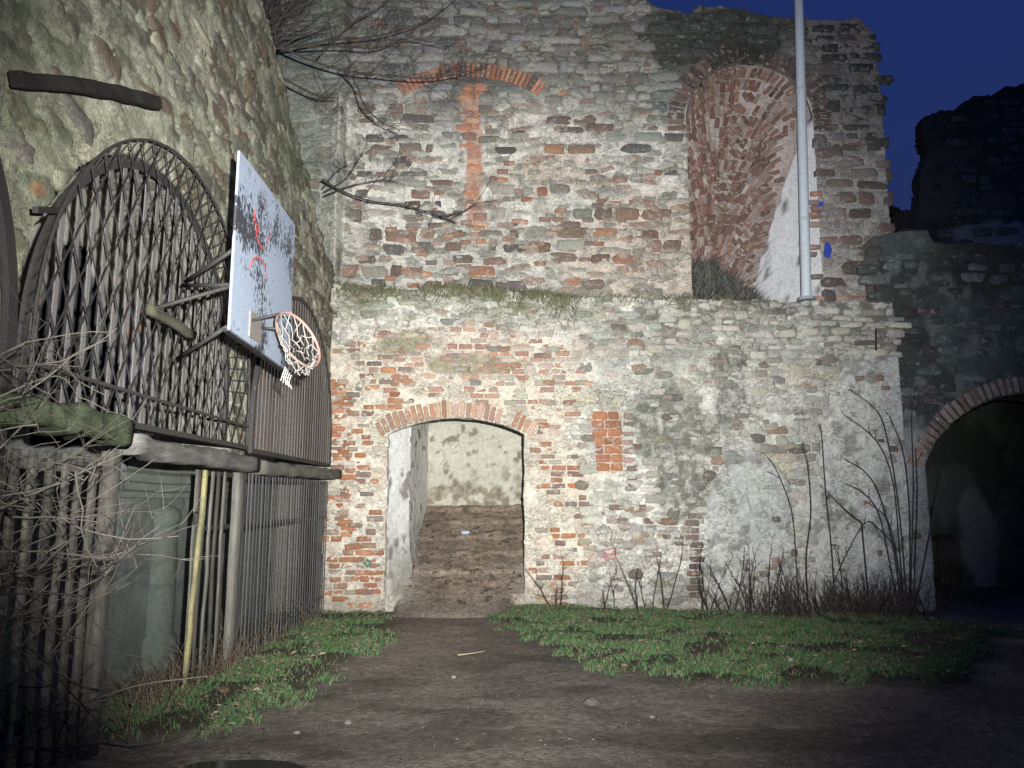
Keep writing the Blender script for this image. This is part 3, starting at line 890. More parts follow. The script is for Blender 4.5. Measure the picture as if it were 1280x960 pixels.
# bricks of the vault, laid on edge in slanting courses
vb = []
ns = 23; nt_ = 25
for i in range(nt_):
    for k in range(ns + 6):
        s = (k + .5 + (.5 if i % 2 else 0)) / ns - .22 * (1 - i / nt_)
        tz = (i + .5) / nt_
        if not .02 < s < .985: continue
        if rng.rand() < .10: continue
        herr = (fbm(s * 4, tz * 5, 13, 2) > .64)
        a = nback(np.float64(s), np.float64(tz))
        du = nback(np.float64(min(s + .01, 1)), np.float64(tz)) - a; dv = nback(np.float64(s), np.float64(min(tz + .01, 1))) - a
        du /= np.linalg.norm(du) + 1e-9; dv -= du * (du @ dv); dv /= np.linalg.norm(dv) + 1e-9
        nn = np.cross(du, dv); nn = nn if nn[1] < 0 else -nn
        f2 = Frame(a, du, nn); f2.Z = dv
        xs, ys = brick_shape(rng, .078, .18, jit=.010)
        W, F = piece(f2, rng, 0, 0, xs, ys, rng.uniform(.022, .045), -.22 + rng.uniform(-.1, .1) + (1.1 if herr else 0), .06, .003)
        vb.append((W, F, pick(rng, [(.15, .085, .072), (.19, .105, .088), (.125, .08, .072), (.21, .13, .105), (.28, .22, .20)], .2)))
emit(up, vb, "vault_brick", "vault_brickwork", M_BRICK, limit=300)

# =================================================================== PASSAGE BEHIND THE DOORWAY
YB = 13.7
pas = thing("passage_wall", "pale plastered back room seen through the arched doorway, scratched with faint graffiti", "wall", (0, YB, 0))
FB = Frame((0, YB, 0), (1, 0, 0), (0, -1, 0))
def pb_h(u, v): return .05 * (fbm(u * 1.4, v * 1.4, 2) - .5) + .03 * (fbm(u * 7, v * 7, 3) - .5)
def pb_c(u, v):
    n = fbm(u * 1.6, v * 1.6, 4); n2 = fbm(u * 9, v * 9, 5)
    c = lerp(A3(.56, .54, .46), A3(.44, .43, .37), n)
    c = lerp(c, A3(.17, .15, .11), .85 * sstep(.63, .69, n2))
    c = lerp(c, A3(.20, .17, .12), .85 * sstep(2.25, 1.7, v + .9 * (n - .5)) * sstep(.35, .55, n2))
    return c
sheet("back_plaster", pas, FB, -2.2, 2.6, .2, 4.2, .035, pb_h, pb_c, None, .3, M_PLASTER, 2)
_s = np.array([.165, 1, 0]) / math.hypot(.165, 1)
FS = Frame((-1.85 - 11.42 * .165, 0, 0), _s, (_s[1], -_s[0], 0))
def ps_h(u, v):
    h = .03 * (fbm(u * 2, v * 2, 2) - .5) + .02 * (fbm(u * 8, v * 8, 3) - .5)
    return h + .05 * sstep(12.85, 12.9, u) - .09 * sstep(12.9, 13.0, u) + .12 * sstep(1.3, .4, v)
def ps_c(u, v):
    n2 = fbm(u * 6, v * 6, 5)
    c = lerp(A3(.80, .80, .77), A3(.70, .70, .66), fbm(u * 1.6, v * 1.6, 4))
    c = lerp(c, A3(.26, .25, .21), .8 * sstep(1.5, .5, v + .8 * (n2 - .5)))
    return lerp(c, A3(.2, .18, .15), .8 * sstep(.64, .7, n2))
def side_run(p, q):
    d = np.array(q, float) - p; ln = np.linalg.norm(d); d /= ln
    f = Frame((p[0], p[1], 0), (d[0], d[1], 0), (d[1], -d[0], 0))
    sheet("side_plaster", pas, f, 0, ln, -.1, 4.2, .03, lambda u, v: .025 * (fbm(u * 3 + p[1], v * 3, 2) - .5) + .02 * (fbm(u * 9, v * 9, 3) - .5) + .10 * sstep(1.1, .3, v + .5 * (fbm(u * 3, v * 3, 6) - .5)),
          lambda u, v: ps_c(u + p[1], v), None, .2, M_PLASTER, 2)
side_run((-1.86, 11.46), (-1.585, 11.95))
side_run((-1.60, 11.95), (-1.50, YB + .1))
V, F = bar((.4, YB / 2 + 6.1, 4.15), (.4, YB + .4, 4.15), (1, 0, 0), 5.2, .2)
obj("ceiling_slab", V, F, M_PLASTER, pas, (.4, .38, .33))
V, F = bar((2.7, 12.1, 2), (2.7, YB + .4, 2), (0, 0, 1), 4.4, .2)
obj("side_plaster", V, F, M_PLASTER, pas, (.4, .38, .33))
# earth ramp with worn treads
px_, py_ = np.meshgrid(np.arange(-1.9, 2.62, .04), np.concatenate([np.arange(10.55, 13.85, .025)]))
def ramp_h(x, y):
    k = (y - 10.75) / 2.9
    s = 1.5 * np.clip(k, 0, 1) ** 1.25
    st = np.floor(s * 4.2 + .8 * (fbm(x * .8, y * .8, 3) - .5)) / 4.2
    fr_ = s * .86 + st * .14
    z = np.where(s > .25, fr_, s) + .06 * (fbm(x * 2, y * 2, 6) - .5) * sstep(11.2, 12, y) + .05 * (fbm(x * 8, y * 8, 7) - .5) * sstep(11.2, 11.8, y)
    z = z + .35 * sstep(.9, 1.9, np.abs(x + .55)) * sstep(11.6, 13.0, y) + .12 * sstep(-.2, .6, x) * sstep(12, 14, y)
    z = z + .015 - .075 * sstep(11.0, 10.6, y + .55 * (fbm(x * 2.2, y * 2.2, 5) - .5))
    return z - .5 * sstep(11.42, 11.30, y) * sstep(.80, 1.05, np.abs(x - DX) + .15 * (fbm(x * 3, y * 3, 4) - .5))
x_, y_ = px_.ravel(), py_.ravel()
n = fbm(x_ * 1.5, y_ * 1.5, 9); n2 = fbm(x_ * 7, y_ * 7, 10)
c = lerp(A3(.33, .262, .205), A3(.245, .195, .152), sstep(.35, .6, n))
c = lerp(c, A3(.10, .08, .065), .7 * sstep(.60, .70, fbm(x_ * 5, y_ * 16, 10)))
c = lerp(c, A3(.46, .43, .37), .85 * sstep(.5, 1.15, np.abs(x_ + .75) + .6 * (n - .5)) * sstep(12.8, 11.7, y_))
c = lerp(c, soil_col(x_, y_), sstep(11.5, 10.9, y_ + .5 * (n - .5)))
ii = np.arange(x_.size).reshape(px_.shape)
Q = np.stack([ii[:-1, :-1], ii[:-1, 1:], ii[1:, 1:], ii[1:, :-1]], -1).reshape(-1, 4)
g = obj("earth_ramp", np.stack([x_, y_, ramp_h(x_, y_)], -1), Q, M_SOIL, None, c, centre=False); g['kind'] = 'structure'

# =================================================================== RIGHT WALL, ITS ARCH AND CHAMBER
YR = 11.42
FR = Frame((0, YR, 0), (1, 0, 0), (0, -1, 0))
def Rq(px, py): p = atY(px, py, YR); return p[0], p[2]
RX, RHW, RCZ, RRAD = 7.93, 1.75, 1.24, 1.96
rt = [Rq(*p) for p in ((1118, 292), (1160, 290), (1166, 303), (1200, 300), (1240, 308), (1290, 306), (1400, 300))]
def sdf_r(u, v):
    o = np.maximum(np.abs(u - RX) - RHW, np.where(v > RCZ, np.hypot(u - RX, v - RCZ) - RRAD, -9))
    return np.minimum(o, np.interp(u, [q[0] for q in rt], [q[1] for q in rt]) + .1 * (vn(u * 4, v * 0, 3) - .5) - v)
def r_h(u, v): return .06 * (fbm(u * 1.1, v * 1.1, 8) - .5) + .05 * (fbm(u * 6, v * 6, 9) - .5)
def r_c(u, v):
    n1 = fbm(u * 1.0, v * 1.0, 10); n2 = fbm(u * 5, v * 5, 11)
    c = lerp(A3(.09, .112, .108), A3(.05, .062, .06), sstep(.4, .6, n1))  # dark base colour imitates the wall lying outside the torch beam
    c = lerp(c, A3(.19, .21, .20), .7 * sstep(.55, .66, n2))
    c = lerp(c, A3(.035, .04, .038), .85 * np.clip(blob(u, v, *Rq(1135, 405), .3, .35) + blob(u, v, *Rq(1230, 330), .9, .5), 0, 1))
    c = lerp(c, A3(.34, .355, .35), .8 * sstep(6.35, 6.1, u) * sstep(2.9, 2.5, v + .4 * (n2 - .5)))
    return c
rw = thing("side_wall", "rubble wall at the right, coloured dark for the fading torch beam, with a wide brick arch", "wall", (8, YR, 0))
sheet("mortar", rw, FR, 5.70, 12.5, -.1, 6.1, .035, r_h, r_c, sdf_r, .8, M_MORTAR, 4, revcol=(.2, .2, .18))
stones = []; arch = []
rng = np.random.RandomState(21)
for u, v, w, h in courses(rng, 5.75, 12.4, .1, 6.0, (.10, .2), (.16, .5), .09, 7):
    if float(sdf_r(np.float64(u), np.float64(v))) < max(w, h) * .5 : continue
    if math.hypot(u - RX, v - RCZ) < RRAD + .34 and v > 2.0: continue
    if rng.rand() > (.25 if (u < 6.3 and v < 2.7) else .7): continue
    add_stone(stones, FR, r_h, u, v, w * .93, h * .86, [(.075, .09, .086), (.055, .066, .064), (.10, .115, .112), (.14, .158, .155), (.075, .072, .07)], rng.uniform(-.01, .02), 3.6, .1)  # stones coloured dark too, as if beyond the beam
n = 44; a0 = math.radians(66)
for i in range(n):
    a = -a0 + 2 * a0 * (i + .5) / n; rc = RRAD + .15
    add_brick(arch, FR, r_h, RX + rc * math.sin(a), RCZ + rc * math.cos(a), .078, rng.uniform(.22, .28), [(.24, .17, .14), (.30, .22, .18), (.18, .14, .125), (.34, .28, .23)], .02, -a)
emit(rw, arch, "arch_brick", "arch_brickwork", M_BRICK, smooth=False)
emit(rw, stones, "stone", "rubble", M_STONE)
# the dim chamber behind the arch
ch = thing("arch_chamber", "dim plastered chamber behind the right-hand brick arch with a low dark doorway", "wall", (8, 14.6, 0))
FC = Frame((0, 14.6, 0), (1, 0, 0), (0, -1, 0))
dl, dr_ = atY(1160, 668, 14.6), atY(1200, 668, 14.6)
def sdf_c(u, v):
    cx = (dl[0] + dr_[0]) / 2; hw = (dr_[0] - dl[0]) / 2
    return np.where(v > dl[2] - hw, np.hypot(u - cx, v - dl[2] + hw), np.abs(u - cx)) - hw
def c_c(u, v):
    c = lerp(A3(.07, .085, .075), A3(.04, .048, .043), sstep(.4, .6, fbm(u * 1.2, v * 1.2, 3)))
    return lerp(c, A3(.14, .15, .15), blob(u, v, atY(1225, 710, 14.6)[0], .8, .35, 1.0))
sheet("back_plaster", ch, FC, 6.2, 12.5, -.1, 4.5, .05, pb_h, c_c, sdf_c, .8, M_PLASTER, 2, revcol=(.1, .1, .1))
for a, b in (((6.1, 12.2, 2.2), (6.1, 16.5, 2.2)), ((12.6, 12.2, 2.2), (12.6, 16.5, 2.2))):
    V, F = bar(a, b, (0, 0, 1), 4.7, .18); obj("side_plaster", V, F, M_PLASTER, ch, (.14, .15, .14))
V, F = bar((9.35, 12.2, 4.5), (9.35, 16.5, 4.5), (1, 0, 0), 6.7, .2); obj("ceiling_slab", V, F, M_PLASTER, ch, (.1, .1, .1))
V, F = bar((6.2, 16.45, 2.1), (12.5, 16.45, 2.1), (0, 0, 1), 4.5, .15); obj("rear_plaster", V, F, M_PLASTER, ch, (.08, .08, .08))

# far ruin against the dusk sky
YF = 24.0
FF = Frame((0, YF, 0), (1, 0, 0), (0, -1, 0))
def Fq(px, py): p = atY(px, py, YF); return p[0], p[2]
FS_ = [Fq(*p) for p in ((1100, 420), (1118, 262), (1146, 262), (1150, 215), (1156, 190), (1153, 180), (1157, 150), (1168, 140), (1198, 134), (1208, 124), (1245, 114), (1256, 107), (1300, 103), (1480, 95), (1480, 420))]
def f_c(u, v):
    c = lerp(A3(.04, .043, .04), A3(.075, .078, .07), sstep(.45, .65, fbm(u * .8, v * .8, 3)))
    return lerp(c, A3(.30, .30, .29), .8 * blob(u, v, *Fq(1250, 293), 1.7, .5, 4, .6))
fr = thing("far_ruin", "black broken tower standing behind the right wall against the blue sky", "ruin", (16, YF, 0))
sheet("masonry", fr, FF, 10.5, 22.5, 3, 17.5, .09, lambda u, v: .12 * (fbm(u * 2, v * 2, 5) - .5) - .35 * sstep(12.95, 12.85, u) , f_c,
      lambda u, v: poly_sd(u, v, FS_) + .5 * (fbm(u * 1.6, v * 1.6, 6) - .5) + .2 * (fbm(u * 6, v * 6, 9) - .5), .5, M_MORTAR, 3)
stones = []
for u, v, w, h in courses(rng, 11, 20, 4, 15.5, (.2, .4), (.3, .9), .15, 8):
    if float(poly_sd(u, v, FS_)) < max(w, h) * .5 or rng.rand() > .5: continue
    add_stone(stones, FF, lambda a, b: .12 * (fbm(a * 2, b * 2, 5) - .5) - .35 * float(sstep(12.95, 12.85, a)), u, v, w * .9, h * .85, [(.045, .05, .045), (.065, .065, .06), (.085, .088, .082)], .03, 3.6, .1)
emit(fr, stones, "stone", "rubble", M_STONE, limit=150)
V = np.array([[-90, 30, 0], [90, 30, 0]])

# =================================================================== LEFT ARCADE WALL
XW = -2.75
FW = Frame((XW, 0, 0), (0, 1, 0), (1, 0, 0))
def Wq(px, py): p = atX(px, py, XW); return p[1], p[2]
ARCH = [(2.2, 2.42, 1.78), (5.74, 2.52, 1.64), (9.52, 2.42, 1.73)]
LATC = (5.66, 2.55, 1.68)      # the cage in front of the middle arch
wtop = [(.5, 8.4), (6.5, 7.5), (8.2, 6.85), (8.9, 6.35), (9.5, 6.0), (10.4, 5.4), (11.0, 5.15), (11.6, 5.0)]
def sdf_w(u, v):
    s = np.interp(u, [q[0] for q in wtop], [q[1] for q in wtop]) + .28 * (fbm(u * 2.5, v * 2.5, 3, 3) - .5) - v
    s = np.minimum(s, np.where((u > 4.0) & (u < 11.2), v - 1.96, 9))
    for cy, cz, R in ARCH:
        a = np.where(v > cz, np.hypot(u - cy, v - cz), np.abs(u - cy)) - R
        s = np.minimum(s, a)
    return s
def w_h(u, v):
    return .09 * (fbm(u * .9, v * .9, 12) - .5) + .06 * (fbm(u * 3.5, v * 3.5, 13, 4) - .5) + .02 * (fbm(u * 16, v * 16, 14, 2) - .5)
def w_cells(u, v):
    e, a, b = cells(u + .35 * v, v, .33, .125, 4, .5)
    return e, (a < .25 + 1.0 * (fbm(u * 1.1, v * 1.1, 6, 3) - .2)) * 1.0, b
def w_hd(u, v):
    e, on, b = w_cells(u, v)
    return w_h(u, v) + on * sstep(.02, .16, e) * (.004 + .026 * b) - .012 * on * sstep(.1, 0, e) + .012 * (fbm(u * 11 + v * 4, v * 19, 3, 3) - .5)
def w_c(u, v):
    n1 = fbm(u * .9, v * .9, 1); n2 = fbm(u * 4, v * 4, 2); n3 = fbm(u * 13, v * 13, 3, 3)
    c = lerp(A3(.60, .58, .45), A3(.46, .47, .36), sstep(.4, .6, n1))
    c = lerp(c, A3(.26, .26, .20), .6 * sstep(.52, .64, n2))
    e, on, b = w_cells(u, v)
    sc = lerp(A3(.12, .115, .09), A3(.30, .295, .235), b)
    c = lerp(c, lerp(sc, A3(.20, .15, .11), (b * 7 % 1) > .80), .92 * on * sstep(.05, .14, e))
    c = lerp(c, A3(.08, .078, .065), .7 * on * sstep(.10, .02, e) * sstep(.4, .6, fbm(u * 2, v * 2, 9)))
    c = lerp(c, A3(.17, .21, .13), .5 * np.clip(blob(u, v, 4.0, 3.6, .7, .9) + blob(u, v, 9, 6.0, 1.2, .5), 0, 1))
    c = lerp(c, A3(.33, .17, .09), .75 * np.clip(blob(u, v, *Wq(48, 236), .06, .04) + blob(u, v, *Wq(225, 36), .10, .08), 0, 1))
    return .64 * c * (.75 + .5 * n3)[..., None]
aw = thing("arcade_wall", "tall greenish rubble wall at the left with arched openings closed by iron grilles", "wall", (XW, 6, 0))
sheet("mortar", aw, FW, .8, 11.36, -.05, 8.1, .024, w_hd, w_c, sdf_w, .80, M_MORTAR, 4, revcol=(.17, .17, .155))
rng = np.random.RandomState(33)
stones = []
for u, v, w, h in courses(rng, 1.5, 11.4, 2.5, 8.0, (.09, .19), (.14, .46), .22, 9):
    s = float(sdf_w(np.float64(u), np.float64(v)))
    if s < max(w, h) * .45: continue
    if rng.rand() > .42 + .7 * (float(fbm(u * 1.2, v * 1.2, 4, 2)) - .5): continue
    pal = [[(.13, .125, .105), (.17, .165, .135), (.11, .105, .09)], [(.15, .13, .11), (.13, .105, .085)], [(.25, .26, .2), (.2, .2, .16), (.3, .29, .22)], [(.25, .26, .2), (.2, .2, .16), (.3, .29, .22)]][rng.randint(4)]
    add_stone(stones, FW, w_h, u, v, w * .92, h * rng.uniform(.7, .95), pal, rng.uniform(-.012, .020), 3.4, .24, rng.uniform(-.3, .1), .002)
emit(aw, stones, "stone", "rubble", M_STONE)

# inner room behind the arcade
XI = -3.50
FI = Frame((XI, 0, 0), (0, 1, 0), (1, 0, 0))
def Iq(px, py): p = atX(px, py, XI); return p[1], p[2]
NI = [Iq(70, 322), Iq(86, 303), Iq(108, 312), Iq(130, 380), Iq(152, 480), Iq(156, 556), Iq(38, 556), Iq(42, 420)]
inn = thing("inner_wall", "grey plastered back wall behind the iron grilles with a dark opening", "wall", (XI, 7, 0))
def i_c(u, v):
    n1 = fbm(u * 1.2, v * 1.2, 5); n2 = fbm(u * 6, v * 6, 6)
    c = lerp(A3(.29, .29, .305), A3(.19, .195, .205), sstep(.4, .6, n1))
    c = lerp(c, A3(.24, .25, .19), .8 * sstep(3.3, 3.7, v + .3 * (n1 - .5)))
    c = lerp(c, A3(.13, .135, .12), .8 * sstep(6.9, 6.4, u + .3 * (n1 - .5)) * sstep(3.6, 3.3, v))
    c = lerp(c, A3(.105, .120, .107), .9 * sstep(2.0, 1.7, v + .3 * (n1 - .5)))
    c = lerp(c, A3(.36, .20, .14), .8 * sstep(.67, .71, n2) * sstep(2.0, 2.3, v))
    c = lerp(c, A3(.17, .21, .20), .6 * sstep(.64, .67, fbm(u * 3, v * 2.2, 8)) * sstep(2.0, 1.5, v))
    return c * (.8 + .4 * n2)[..., None]
i_h = lambda u, v: .04 * (fbm(u * 1.5, v * 1.5, 7) - .5) + .02 * (fbm(u * 7, v * 7, 8) - .5)
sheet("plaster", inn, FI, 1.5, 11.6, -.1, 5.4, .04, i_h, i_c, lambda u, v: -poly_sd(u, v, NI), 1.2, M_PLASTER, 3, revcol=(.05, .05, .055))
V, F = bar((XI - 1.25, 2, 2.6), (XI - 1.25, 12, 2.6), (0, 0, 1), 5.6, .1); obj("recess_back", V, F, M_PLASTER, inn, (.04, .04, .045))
V, F = bar((-3.4, .5, 5.4), (-3.4, 12, 5.4), (1, 0, 0), .6, .15); obj("ceiling_slab", V, F, M_PLASTER, inn, (.2, .2, .19))
V, F = bar((-3.6, 11.6, 2.6), (-2.8, 11.6, 2.6), (0, 0, 1), 5.6, .2); obj("end_plaster", V, F, M_PLASTER, inn, (.36, .35, .33))
# moulded string course and half pillar
prof = [(0, 0), (.05, .0), (.05, .05), (.09, .07), (.09, .13), (.05, .15), (.05, .22), (.11, .25), (.11, .36), (.04, .40), (0, .40)]
y0, y1 = Iq(140, 600)[0], Iq(262, 600)[0] + .6; zb = 1.62
V = []; F = []
for k in range(9):
    y = y0 + (y1 - y0) * k / 8
    for (a, b) in prof: V.append((XI + .02 + a + .006 * math.sin(k * 9), y, zb + b + .006 * math.cos(k * 5)))
np_ = len(prof)
for k in range(8):
    for j in range(np_ - 1): F.append((k * np_ + j, (k + 1) * np_ + j, (k + 1) * np_ + j + 1, k * np_ + j + 1))
obj("moulding", np.array(V), F, M_PLASTER, inn, (.14, .152, .135), smooth=False)
pc = Iq(200, 700)[0]
V = []; F = []
for k, (z, rr) in enumerate(((-.05, .25), (.25, .25), (.32, .20), (.9, .19), (1.35, .18), (1.42, .21), (1.5, .19), (1.56, .05))):
    for j in range(13):
        a = -math.pi / 2 + math.pi * j / 12
        V.append((XI + rr * math.cos(a) * .8, pc + rr * math.sin(a), z))
for k in range(7):
    for j in range(12): F.append((k * 13 + j, k * 13 + j + 1, k * 13 + 14 + j, k * 13 + 13 + j))
obj("half_pillar", np.array(V), F, M_PLASTER, inn, (.085, .098, .087))

# =================================================================== IRON GRILLES
IRON = A3(.026, .024, .023); IRON2 = A3(.105, .100, .098)
def clipped(line, inside, n=160):
    """longest run of the segment that lies inside"""
    a, b = line; ts = np.linspace(0, 1, n); P = a + (b - a) * ts[:, None]
    m = inside(P[:, 0], P[:, 1]); best = None; st = None
    for i in range(n + 1):
        if i < n and m[i]:
            if st is None: st = i
        elif st is not None:
            if best is None or i - st > best[1] - best[0]: best = (st, i)
            st = None
    if best is None or best[1] - best[0] < 3: return None
    return P[best[0]], P[best[1] - 1]

def arch_pts(cy, cz, R, x, zb, n=40):
    p = [(x, cy - R, zb)] + [(x, cy - R * math.cos(a), cz + R * math.sin(a)) for a in np.linspace(0, math.pi, n)] + [(x, cy + R, zb)]
    return np.array(p)

def strip(pts, w, t, normal=(1, 0, 0)):
    """flat iron bent along a path in a plane x=const: w across the plane, t along its normal"""
    pts = np.asarray(pts, float); n = len(pts); V = []; F = []; N = np.array(normal, float)
    for i in range(n):
        d = pts[min(i + 1, n - 1)] - pts[max(i - 1, 0)]; d /= np.linalg.norm(d)
        s = np.cross(N, d)
        for a, b in ((-1, -1), (1, -1), (1, 1), (-1, 1)): V.append(pts[i] + s * a * w / 2 + N * b * t / 2)
    for i in range(n - 1):
        for k in range(4): F.append((i * 4 + k, i * 4 + (k + 1) % 4, i * 4 + 4 + (k + 1) % 4, i * 4 + 4 + k))
    F += [(3, 2, 1, 0), ((n - 1) * 4, (n - 1) * 4 + 1, (n - 1) * 4 + 2, (n - 1) * 4 + 3)]
    return np.array(V), F

rng = np.random.RandomState(2)
cy, cz, R = LATC; ZB = 2.10
lg = thing("lattice_grille", "arched rusty iron grille of crossing lattice bars behind the basketball board", "grille", (-2.68, cy, ZB))
Rb, Rf = R - .16, R + .0
inb = lambda u, v: (np.where(v > cz, np.hypot(u - cy, v - cz), np.abs(u - cy)) < Rb) & (v >= ZB)
inf = lambda u, v: (np.where(v > cz, np.hypot(u - cy, v - cz), np.abs(u - cy)) < Rf - .015) & (v >= ZB - .0)
XB_, XF_ = -2.72, -2.56
V, F = strip(arch_pts(cy, cz, Rb, XB_, ZB), .065, .025); obj("arch_frame", V, F, M_IRON, lg, IRON, False)
V, F = strip(arch_pts(cy, cz, Rf, XF_, ZB), .013, .014); obj("outer_rim", V, F, M_IRON, lg, IRON, False)
V, F = bar((XF_, cy - Rf, ZB), (XF_, cy + Rf, ZB), (0, 0, 1), .04, .03); obj("bottom_rail", V, F, M_IRON, lg, IRON, False)
V, F = bar((XB_, cy - Rb, ZB + .02), (XB_, cy + Rb, ZB + .02), (0, 0, 1), .05, .03); obj("bottom_rail", V, F, M_IRON, lg, IRON, False)
V, F = bar((XF_ + .01, cy - Rf, 2.32), (XF_ + .01, cy + Rf, 2.30), (0, 0, 1), .022, .015); obj("cross_rail", V, F, M_IRON, lg, IRON, False)
k = 0
y = cy - Rb + .09
while y < cy + Rb - .05:
    s = clipped((np.array([y, ZB]), np.array([y + rng.uniform(-.02, .02), 5.0])), inb)
    if s is not None:
        V, F = bar((XB_, s[0][0], s[0][1]), (XB_, s[1][0], s[1][1]), (0, 1, 0), .042, .008); obj("bar", V, F, M_IRON, lg, IRON2 * rng.uniform(.8, 1.25), False)
    y += .165
for sg in (1, -1):
    y = cy - 4.5
    while y < cy + 4.5:
        a = np.array([y, ZB - .3]); d = np.array([sg * math.cos(math.radians(62)), math.sin(math.radians(62))])
        s = clipped((a, a + d * 4.5), inf, 300)
        if s is not None and np.linalg.norm(s[1] - s[0]) > .12:
            x = XF_ + .008 * sg
            V, F = bar((x, s[0][0], s[0][1]), (x, s[1][0], s[1][1]), (0, sg * math.sin(1.065), -math.cos(1.065)), .010, .005)
            obj("lattice_bar", V, F, M_IRON, lg, IRON * rng.uniform(.4, .8), False)
        y += .200
for a in np.linspace(.05, math.pi - .05, 44):
    p = lambda r, x: (x, cy - r * math.cos(a), cz + r * math.sin(a))
    V, F = bar(p(Rf, XF_), p(Rb, XB_), (1, 0, 0), .009, .009); obj("tie_bar", V, F, M_IRON, lg, IRON * .7, False)

# arched bar grille next to the main wall
cy, cz, R = ARCH[2]
bg2 = thing("bar_grille", "arched iron grille of upright bars in the corner beside the main wall", "grille", (-2.7, cy, ZB))
inb2 = lambda u, v: (np.where(v > cz, np.hypot(u - cy, v - cz), np.abs(u - cy)) < R - .03) & (v >= ZB)
V, F = strip(arch_pts(cy, cz, R - .04, -2.69, ZB), .05, .05); obj("arch_frame", V, F, M_IRON, bg2, IRON, False)
V, F = bar((-2.68, cy - R, ZB), (-2.68, cy + R - .05, ZB), (0, 0, 1), .05, .04); obj("bottom_rail", V, F, M_IRON, bg2, IRON, False)
V, F = bar((-2.70, cy - R, 3.1), (-2.70, cy + R - .05, 3.1), (0, 0, 1), .03, .02); obj("cross_rail", V, F, M_IRON, bg2, IRON, False)
y = cy - R + .07
while y < cy + R - .05:
    s = clipped((np.array([y, ZB]), np.array([y, 4.6])), inb2)
    if s is not None:
        V, F = bar((-2.68, s[0][0], s[0][1]), (-2.68, s[1][0], s[1][1]), (0, 1, 0), .05, .010); obj("bar", V, F, M_IRON, bg2, A3(.10, .085, .078) * rng.uniform(.75, 1.25), False)
    y += .118

# grille at the left edge of the picture
cy, cz, R = ARCH[0]
eg = thing("edge_grille", "arched iron frame of the nearest grille, cut by the left edge of the picture", "grille", (-2.7, cy, ZB))
V, F = strip(arch_pts(cy, cz, R - .02, -2.68, 1.7), .075, .04); obj("arch_frame", V, F, M_IRON, eg, IRON * .7, False)
for y in np.arange(cy + .3, cy + R - .1, .17):
    z1 = cz + math.sqrt(max((R - .07) ** 2 - (y - cy) ** 2, .02))
    V, F = bar((-2.70, y, 1.8), (-2.70, y, z1), (0, 1, 0), .04, .014); obj("bar", V, F, M_IRON, eg, IRON, False)
V, F = bar((-2.70, cy, 2.2), (-2.70, cy + R, 2.2), (0, 0, 1), .05, .02); obj("bottom_rail", V, F, M_IRON, eg, IRON, False)

# beams across the openings
def beam(name, label, a, b, side, w, t, col, seed, wob=.012, tip=False, mat=None):
    r = np.random.RandomState(seed)
    V, F = plank(a, b, side, w, t, r, 30 if 'mossy' in name else 16, wob, .008 if 'charred' in name else .02)
    if tip:
        d = (np.array(b, float) - a); d /= np.linalg.norm(d)
        s = (V - np.array(b)) @ d; V[:, 2] += np.where(s > -.25, (s + .25) * -.15, 0)
    n = fbm(V[:, 1] * 6, V[:, 2] * 19 + V[:, 0] * 13, seed)
    o = obj(name, V, F, mat or M_BEAM, None, np.array(col)[None, :] * (.3 + 1.4 * n)[:, None], smooth='charred' not in name)
    tag(o, label, "beam"); return o
beam("wooden_beam", "grey weathered beam spanning the open gap under the lattice grille", (-2.62, 5.12, 1.97), (-2.62, 7.75, 1.95), (0, 0, 1), .15, .17, (.105, .103, .096), 3, .02)
beam("wooden_beam", "grey beam end under the upright bar grille, running into the main wall corner", (-2.66, 7.9, 1.93), (-2.60, 11.35, 1.97), (0, 0, 1), .14, .17, (.125, .127, .108), 4, .012)
mb_ = beam("mossy_beam", "green mossy timber sticking out above the lower slatted gate", (-2.5, 3.2, 2.05), (-2.52, 4.86, 2.04), (0, 0, 1), .15, .20, (.040, .050, .028), 5, .02)
for v_ in mb_.data.vertices:
    w_ = v_.co
    k_ = .05 * (float(fbm(w_.y * 5, w_.z * 9 + w_.x * 7, 3)) - .5) + .03 * (float(fbm(w_.y * 14, w_.x * 14, 4)) - .5)
    v_.co.z += k_ * 1.6; v_.co.x += k_
beam("charred_beam", "curved charred piece of timber fixed high on the left rubble wall", atX(22, 98, -2.62), atX(196, 128, -2.55), (0, 0, 1), .085, .075, (.012, .011, .0095), 6, .006)
b = bpy.data.objects["charred_beam"].data
for v in b.vertices: v.co.z += -.045 * (v.co.y / .85) ** 2 + .02
V, F = bar(atX(44, 262, -2.55), atX(76, 263, -2.62), (0, 0, 1), .035, .03)
tag(obj("iron_bracket", V, F, M_IRON, None, IRON * .5, False), "short black iron bracket jutting left of the lattice grille arch", "bracket")
V, F = plank(atX(184, 384, -2.45), atX(242, 420, -2.45), (0, 0, 1), .07, .04, rng, 6, .01)
tag(obj("wooden_board", V, F, M_BEAM, None, A3(.055, .053, .036)), "short mossy board wedged against the lattice behind the hoop braces", "board")

